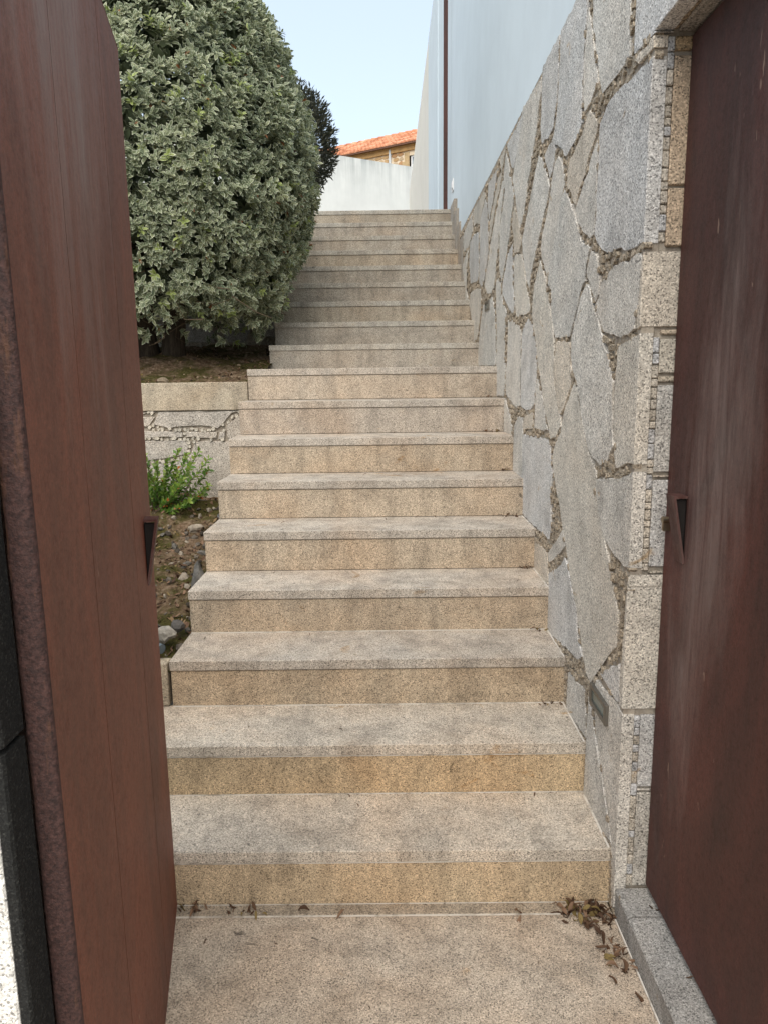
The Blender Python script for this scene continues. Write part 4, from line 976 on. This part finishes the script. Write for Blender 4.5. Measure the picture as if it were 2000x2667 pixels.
# second, dark bush ------------------------------------------------------
db = empty('dark_bush', 'rounded dark bush with fine foliage peeping out behind the variegated one', 'bush')
n3 = 15000
v = nrng.normal(0, 1, (n3, 3)); v /= np.linalg.norm(v, axis=1, keepdims=True)
nn = np.array([noise.noise(Vector(q * 4)) for q in v])
r3 = (1 + 0.10 * nn + nrng.uniform(-.22, .05, n3))[:, None]
pos = np.array((-1.08, 8.6, 4.0)) + v * r3 * np.array((0.57, 0.57, 0.68))
pos[:, 0] -= 0.25 * np.clip((3.9 - pos[:, 2]), 0, 1)
dirs = v + nrng.normal(0, .5, (n3, 3)) + np.array((0, 0, .4))
leaves_object('foliage', simple_leaf_arrays(0.3), pos, frames(dirs, nrng.normal(0, 1, (n3, 3)), np.zeros(n3)), nrng.uniform(0.03, 0.075, n3), nrng.uniform(0, 1, n3), [M['leaf_dark']], db)
bm = bmesh.new(); tube(bm, [(-1.3, 8.6, 3.0), (-1.28, 8.6, 3.5), (-1.15, 8.6, 4.0)], [0.07, 0.06, 0.04], 10); fin('trunk', bm, M['bark'], db)
for i in range(10):
    bm = bmesh.new(); a = tr_.uniform(0, 6.28); e = tr_.uniform(-.2, 1.2)
    p2 = Vector((-1.2 + .5 * math.cos(a) * math.cos(e), 8.6 + .5 * math.sin(a) * math.cos(e), 4.17 + .6 * math.sin(e)))
    tube(bm, [(-1.25, 8.6, 3.6), p2], [0.02, 0.006], 5); fin('limb', bm, M['bark'], db)

# small bright shrub -----------------------------------------------------
sh = empty('small_shrub', 'small bright green box shrub with a few orange leaves by the low wall', 'shrub')
P_, D_, Z_, T_ = [], [], [], []
sr = random.Random(21)
tips = [(-0.985, 1.12), (-1.0, 1.05), (-1.04, 1.16), (-0.98, 0.98), (-1.12, 1.14), (-1.17, 1.17), (-1.22, 1.12), (-1.28, 1.10), (-1.33, 1.14), (-1.02, 0.93), (-1.10, 1.02), (-1.25, 1.0), (-1.35, 1.02), (-1.38, 1.2), (-1.07, 0.90), (-1.18, 1.06), (-1.06, 1.09), (-1.3, 0.95), (-1.42, 1.1), (-1.15, 0.96), (-1.4, 0.98)]
for (tx, tz) in tips:
    p0 = Vector((-1.30 + sr.uniform(-.06, .04), 4.20, 0.80)); p2 = Vector((tx, 4.18 + sr.uniform(-.14, .10), tz)); p1 = p0.lerp(p2, .5) + Vector((0.03, 0, -0.03))
    bm = bmesh.new(); pts = [((1 - t) ** 2 * p0 + 2 * t * (1 - t) * p1 + t * t * p2) for t in [k / 6 for k in range(7)]]
    tube(bm, pts, [0.0032 - .0003 * k for k in range(7)], 5); fin('stem', bm, M['twig'], sh)
    nl = 30
    for k in range(nl):
        t = 0.22 + 0.78 * k / (nl - 1)
        p = (1 - t) ** 2 * p0 + 2 * t * (1 - t) * p1 + t * t * p2
        tg = (2 * (1 - t) * (p1 - p0) + 2 * t * (p2 - p1)).normalized()
        s1 = tg.cross(Vector((0.1, 1, 0.2))).normalized(); s2 = tg.cross(s1)
        for sg in (1, -1):
            side = (s1 if k % 2 else s2) * sg
            D_.append(tg * .8 + side + Vector((0, 0, .15)) + Vector((sr.gauss(0, .2), sr.gauss(0, .2), sr.gauss(0, .2))))
            P_.append(p); Z_.append(sr.uniform(0.024, 0.038)); T_.append(0.97 if (sr.random() < .05 and tz < 1.08) else min(.85, max(0.05, sr.gauss(.4 + .3 * t, .18))))
P_ = np.array(P_); D_ = np.array(D_)
foliage(sh, simple_leaf_arrays(0.62, 0.1), P_, frames(D_, nrng.normal(0, .4, P_.shape) + np.array((0, -.5, 1)), np.zeros(len(P_))), np.array(Z_), np.array(T_), [M['leaf_bright']], 300)

# ------------------------------------------------------------------ dry leaves
def dry_arrays(seed):
    r = random.Random(seed); V = []; F = []
    n = 6; w = r.uniform(.28, .48)
    for i in range(n):
        t = i / (n - 1); h = w * math.sin(math.pi * min(1, t * .93 + .05)) * .5
        lift = .3 * math.sin(t * 3.1 + seed) + 0.12
        V += [(-h, t, lift + .25 * h + r.uniform(-.05, .05)), (0, t, lift - .08), (h, t, lift + .35 * h + r.uniform(-.05, .05))]
    for i in range(n - 1):
        a = 3 * i; F += [(a, a + 1, a + 4, a + 3), (a + 1, a + 2, a + 5, a + 4)]
    return np.array(V, np.float32), F, [0] * len(F)
dry_cache = {}
def dry_leaf(parent, loc, s, seed, tilt=0.35, name='leaf'):
    r = random.Random(seed)
    v = seed % 6; k = r.choice((0, 0, 1, 1, 2, 2, 3)); tv = (0.15, 0.4, 0.7, 0.95)[k]
    if (v, k) not in dry_cache:
        V, F, MI = dry_arrays(v)
        lo = np.concatenate([np.array(f) for f in F]); ln = np.array([len(f) for f in F]); st = np.concatenate([[0], np.cumsum(ln)[:-1]])
        dry_cache[(v, k)] = mesh_from('dry_leaf', V, lo, st, ln, np.array(MI), [M['leaf_dry']], np.full(len(V), tv))
    o = bpy.data.objects.new(name, dry_cache[(v, k)]); link(o, parent)
    o.matrix_local = Matrix.Translation(loc) @ Matrix.Rotation(r.uniform(0, 6.28), 4, 'Z') @ Matrix.Rotation(r.uniform(-tilt, tilt), 4, 'X') @ Matrix.Rotation(r.uniform(-tilt, tilt), 4, 'Y') @ Matrix.Scale(s, 4)
    return o
def pile(label, cx, cy, z, rx, ry, n, s0, s1, seed, hmax=0.02):
    t = empty('leaf_pile', label, 'leaf pile')
    r = random.Random(seed)
    for i in range(n):
        a = r.uniform(0, 6.28); q = math.sqrt(r.random())
        dx, dy = math.cos(a) * q * rx, math.sin(a) * q * ry
        dry_leaf(t, (min(cx + dx, 0.655), min(cy + dy, 99), z + hmax * (1 - q) * r.random() + 0.001), r.uniform(s0, s1), seed * 100 + i, 0.7)
    return t
pile('heap of curled brown dry leaves in the corner of the landing and first riser', 0.590, 1.932, 0.002, 0.078, 0.048, 85, 0.020, 0.042, 1, 0.03)
pile('thin trail of dry leaves running from the corner heap along the kerb', 0.632, 1.80, 0.001, 0.03, 0.09, 26, 0.02, 0.036, 2, 0.012)
pile('small scatter of dark leaves at the foot of the first riser by the left gate', -0.56, 1.975, 0.002, 0.05, 0.014, 12, 0.016, 0.03, 3, 0.008)
pile('few crumbled dark leaves along the first riser left of centre', -0.42, 1.962, 0.002, 0.07, 0.02, 12, 0.014, 0.028, 4, 0.008)
for n, dx, cnt in ((2, .045, 10), (3, .03, 7), (5, .05, 12), (4, .03, 8), (7, .05, 12), (6, .02, 5), (8, .03, 5)):
    names = {2: 'second', 3: 'third', 4: 'fourth', 5: 'fifth', 6: 'sixth', 7: 'seventh', 8: 'eighth'}
    pile('dark leaf crumbs in the right back corner of the %s tread' % names[n], 0.655 - dx, ystep(n + 1) - 0.012, zstep(n) + 0.001, dx, 0.012, cnt, 0.012, 0.026, 10 + n, 0.012)
for k, (x, y, z, s, lab) in enumerate((
        (0.625, 1.735, 0.001, 0.035, 'crumpled dark dry leaf beside the kerb below the trail'), (0.585, 1.70, 0.001, 0.036, 'yellow-brown dry leaf lying alone on the landing near the kerb'),
        (0.635, 1.64, 0.001, 0.045, 'curled tan dry leaf against the kerb at the right edge of the landing'), (0.652, 1.44, 0.001, 0.035, 'pale dry leaf against the kerb nearest the camera'),
        (0.38, 1.90, 0.001, 0.035, 'brown dry leaf on the landing left of the corner heap'), (0.41, 1.955, 0.002, 0.036, 'dark dry leaf at the foot of the first riser near the heap'),
        (-0.22, 1.965, 0.002, 0.035, 'curled dark leaf at the foot of the first riser left of centre'), (-0.12, 1.955, 0.002, 0.03, 'dark leaf scrap at the foot of the first riser near its middle'),
        (-0.30, 1.83, 0.001, 0.022, 'tiny dark leaf scrap on the landing near the left gate'),
        (0.745, 1.86, 0.09, 0.03, 'small dry leaf on the kerb touching the right gate'), (0.748, 1.62, 0.09, 0.028, 'green-yellow leaf scrap on the kerb against the right gate'),
        (0.748, 1.44, 0.09, 0.03, 'dark leaf scrap on the kerb nearest the camera'))):
    o = dry_leaf(None, (x, y, z), s, 900 + k, 0.25, 'fallen_leaf'); tag(o, lab, 'leaf', 'fallen leaves on the landing and kerb')
lit = []
lr = random.Random(33)
def litter(name, n, x0, x1, y0, y1, fz, s0, s1):
    V, F, MI = dry_arrays(2)
    pos = np.array([(x1 - (x1 - x0) * lr.random() ** 1.6, lr.uniform(y0, y1), 0) for _ in range(n)]); pos[:, 2] = [fz(a, b) + 0.004 for a, b in pos[:, :2]]
    d = nrng.normal(0, 1, (n, 3)) * np.array((1, 1, .25))
    o = leaves_object(name, (V, F, MI), pos, frames(d, np.tile((0., 0, 1), (n, 1)) + nrng.normal(0, .3, (n, 3)), np.zeros(n)), nrng.uniform(s0, s1, n), nrng.uniform(0, 1, n), [M['leaf_dry']], None)
    return o
litter('leaf_litter', 800, -1.3, XL, 2.66, 4.38, lowz, 0.012, 0.032)
litter('upper_leaf_litter', 420, -2.0, XL, YP + .12, 6.2, upz, 0.012, 0.03)

# crumbs blown against the backs of the treads
cp = []
for n in range(0, 18):
    for _ in range(9 if n else 16):
        yb = ystep(n + 1) if n < 17 else ystep(17) + TD
        y0 = ystep(n) if n else 1.0
        y = yb - 0.012 - (yb - y0 - 0.03) * lr.random() ** 3.5
        cp.append((lr.uniform(XL + 0.05 if n > 2 else -0.55, XR - 0.03), y, (zstep(n) if n else 0.001) + 0.003))
cp = np.array(cp)
leaves_object('leaf_crumbs', (dry_arrays(1)[0], dry_arrays(1)[1], dry_arrays(1)[2]), cp, frames(nrng.normal(0, 1, (len(cp), 3)) * np.array((1, 1, .12)), np.tile((0., 0, 1), (len(cp), 1)), np.zeros(len(cp))), nrng.uniform(0.006, 0.017, len(cp)), nrng.uniform(0, .5, len(cp)), [M['leaf_dry']], None)

# ------------------------------------------------------------------ recessed step lights
def wall_light(label, y0, y1, z0, z1):
    t = empty('wall_light', label, 'wall light', 'recessed lights in the granite wall')
    x = XR - 0.010; f = 0.018
    for q in ((y0, y0 + f, z0, z1), (y1 - f, y1, z0, z1), (y0 + f + .0002, y1 - f - .0002, z0, z0 + f * .8), (y0 + f + .0002, y1 - f - .0002, z1 - f * .8, z1)):
        boxo('frame', (x, x + 0.012, *q), M['steel'], t, bev=0.0012)
    boxo('glass', (x + 0.005, x + 0.011, y0 + f - .001, y1 - f + .001, z0 + f * .8 - .001, z1 - f * .8 + .001), M['lamp_glass'], t)
    for yy in (y0 + .008, y1 - .008):
        bm = bmesh.new(); bmesh.ops.create_cone(bm, cap_ends=True, segments=10, radius1=.0025, radius2=.0025, depth=.002)
        bmesh.ops.rotate(bm, verts=bm.verts, cent=(0, 0, 0), matrix=Matrix.Rotation(math.pi / 2, 3, 'Y')); bmesh.ops.translate(bm, verts=bm.verts, vec=(x - .0005, yy, (z0 + z1) / 2))
        fin('screw', bm, M['steel'], t)
wall_light('steel-framed recessed step light low on the wall by the second step', 2.066, 2.241, 0.531, 0.597)
wall_light('small grey recessed step light far up the stone wall by the upper flight', 4.758, 4.943, 1.972, 2.030)

# ------------------------------------------------------------------ gates
def wedge_handle(parent, mat, U, N, W, base, L, w, out):
    """slanting cover plate: U along the leaf, N away from it, W up; closed at the top, tapering to nothing at the bottom"""
    bm = bmesh.new(); t = 0.006
    def pt(u, n, z): return base + U * u + N * n + W * z
    def plate(pts, thick_dir):
        a = [bm.verts.new(p) for p in pts]; b = [bm.verts.new(p + thick_dir * t) for p in pts]
        bm.faces.new(a); bm.faces.new(b[::-1])
        for i in range(len(a)): bm.faces.new((a[i], a[(i + 1) % len(a)], b[(i + 1) % len(b)], b[i]))
    plate([pt(0, out, L), pt(w, out, L), pt(w, 0.004, 0), pt(0, 0.004, 0)], -N)      # slanted front
    plate([pt(0, 0, L), pt(w, 0, L), pt(w, out, L), pt(0, out, L)], W)               # top cap
    h = fin('handle', bm, mat, parent)
    bm = bmesh.new()
    a = [bm.verts.new(pt(u, 0.0015, z)) for u, z in ((0.002, 0.01), (w - .002, 0.01), (w - .002, L - .004), (0.002, L - .004))]
    bm.faces.new(a); fin('recess', bm, M['void'], h)  # dark sheet painting the shade inside the handle
    bm = bmesh.new()
    a = [bm.verts.new(pt(0.009, n_, z)) for n_, z in ((0.001, 0.004), (0.004, 0.004), (out - .005, L - .003), (0.001, L - .003))]
    c = [bm.verts.new(pt(0.012, n_, z)) for n_, z in ((0.001, 0.004), (0.004, 0.004), (out - .005, L - .003), (0.001, L - .003))]
    bm.faces.new(a); bm.faces.new(c[::-1]); fin('shade_plate', bm, M['void'], h)  # near-black plate added where the open side shows only shade
    return h

# right leaf: parallel to the stone wall inside its recess
gr = empty('steel_gate', 'open dark rusty steel gate leaf with pale streaks, folded against the right wall', 'gate')
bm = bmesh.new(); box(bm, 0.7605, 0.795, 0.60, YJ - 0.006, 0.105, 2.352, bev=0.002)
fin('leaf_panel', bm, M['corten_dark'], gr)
wedge_handle(gr, M['corten_dark'], Vector((0, 1, 0)), Vector((-1, 0, 0)), Vector((0, 0, 1)), Vector((0.7605, 1.800, 1.095)), 0.165, 0.052, 0.034)
bm = bmesh.new()
bmesh.ops.create_cone(bm, cap_ends=True, segments=16, radius1=.009, radius2=.009, depth=.022)
bmesh.ops.rotate(bm, verts=bm.verts, cent=(0, 0, 0), matrix=Matrix.Rotation(math.pi / 2, 3, 'Y')); bmesh.ops.translate(bm, verts=bm.verts, vec=(0.751, 1.905, 1.188))
box(bm, 0.741, 0.762, 1.900, 1.910, 1.158, 1.182, bev=0.002)
fin('lock_cylinder', bm, M['brass'], gr)
for zz in (0.35, 2.05):
    bm = bmesh.new(); tube(bm, [(0.80, 0.62, zz), (0.80, 0.62, zz + .12)], [.012, .012], 12); fin('hinge', bm, M['corten_dark'], gr)

# left leaf: swung inwards, its thick near edge close to the camera
gl = empty('steel_gate', 'open rust-brown steel gate leaf in the left foreground with a thick pitted edge', 'gate')
FN, NR = Vector((-0.6235, 2.0, 0)), Vector((-0.3845, 0.845, 0))
GU = (FN - NR).normalized(); GN = Vector((GU.y, -GU.x, 0))      # GN points to the steps (+x)
GLn = (FN - NR).length; UPZ = Vector((0, 0, 1))
def gbox(bm, u0, u1, n0, n1, z0, z1, bev=0.0, seg=1):
    r = bmesh.ops.create_cube(bm, size=1)
    for v in r['verts']:
        c = v.co + Vector((.5, .5, .5))
        v.co = NR + GU * (u0 + (u1 - u0) * c.x) + GN * (n0 + (n1 - n0) * c.y) + UPZ * (z0 + (z1 - z0) * c.z)
    if bev:
        es = {e for v in r['verts'] for e in v.link_edges}
        bmesh.ops.bevel(bm, geom=list(es), offset=bev, segments=seg, affect='EDGES', profile=0.6)
seams = [0.0, 0.335, 0.835, GLn]
zt_, zb_ = 2.365, 0.008
seams[0] = 0.006
for a, b in zip(seams, seams[1:]):
    bm = bmesh.new(); gbox(bm, a + 0.002, b - 0.002, -0.0115, 0.0 + rnd.uniform(-.0006, .0002), zb_, zt_, 0.0008)
    fin('face_plate', bm, M['corten'], gl)
bm = bmesh.new(); gbox(bm, 0.0055, GLn - 0.001, -0.028, -0.012, zb_, zt_, 0.001); fin('core_panel', bm, M['corten_dark'], gl)
bm = bmesh.new(); n = 70; rows = []
for i in range(n + 1):
    z = zb_ + (zt_ - zb_) * i / n
    ring = []
    for (u, nn_) in ((0.006, 0.0004), (0.002, -0.0004), (-0.001, -0.005), (-0.0015, -0.016), (-0.001, -0.027), (0.002, -0.032), (0.006, -0.0325)):
        j = 0.0012 * noise.noise(Vector((z * 45, nn_ * 300, u * 50)))
        ring.append(bm.verts.new(NR + GU * (u + j) + GN * (nn_ + j * .5) + UPZ * z))
    rows.append(ring)
for a, b in zip(rows, rows[1:]):
    for i in range(6): bm.faces.new((a[i], a[i + 1], b[i + 1], b[i]))
bm.faces.new(rows[0]); bm.faces.new(rows[-1][::-1])
fin('edge_bar', bm, M['rust_edge'], gl, smooth=True)
wedge_handle(gl, M['corten_dark'], GU, GN, UPZ, NR + GU * (GLn - 0.165) + UPZ * 1.045, 0.165, 0.052, 0.034)

# ------------------------------------------------------------------ gate pier by the camera on the left
pier = empty('gate_pier', 'pale sunlit granite pier with a black shaded side at the left picture edge', 'pier')
PX, PY = -0.416, 0.782
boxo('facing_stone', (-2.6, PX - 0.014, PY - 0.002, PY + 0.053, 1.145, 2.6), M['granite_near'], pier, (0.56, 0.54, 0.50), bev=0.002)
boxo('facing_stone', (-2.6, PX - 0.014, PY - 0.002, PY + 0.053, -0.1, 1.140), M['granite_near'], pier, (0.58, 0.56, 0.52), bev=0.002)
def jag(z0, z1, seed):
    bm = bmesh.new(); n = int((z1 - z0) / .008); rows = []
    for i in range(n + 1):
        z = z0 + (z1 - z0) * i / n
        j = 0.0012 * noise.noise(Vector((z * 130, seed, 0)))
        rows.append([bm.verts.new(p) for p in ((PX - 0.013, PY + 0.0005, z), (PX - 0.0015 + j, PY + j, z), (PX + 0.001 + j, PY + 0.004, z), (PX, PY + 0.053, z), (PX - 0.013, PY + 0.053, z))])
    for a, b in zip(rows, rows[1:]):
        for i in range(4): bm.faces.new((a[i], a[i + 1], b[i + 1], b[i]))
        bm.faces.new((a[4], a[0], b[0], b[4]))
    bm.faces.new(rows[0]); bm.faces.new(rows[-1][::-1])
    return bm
fin('side_stone', jag(1.150, 2.6, 1), M['shade_stone'], pier)
fin('side_stone', jag(-0.1, 1.141, 2), M['shade_stone'], pier)
boxo('core', (-2.59, -0.52, PY + 0.0535, PY + 0.29, -0.1, 2.59), M['mortar'], pier)
# orange lichen spot on the pier
o = rock('lichen_patch', (PX - 0.030, PY - 0.0015, 0.955), (0.011, 0.0014, 0.018), 3, M['rock'], (0.62, 0.30, 0.09), None, None, sub=2, parent=pier)
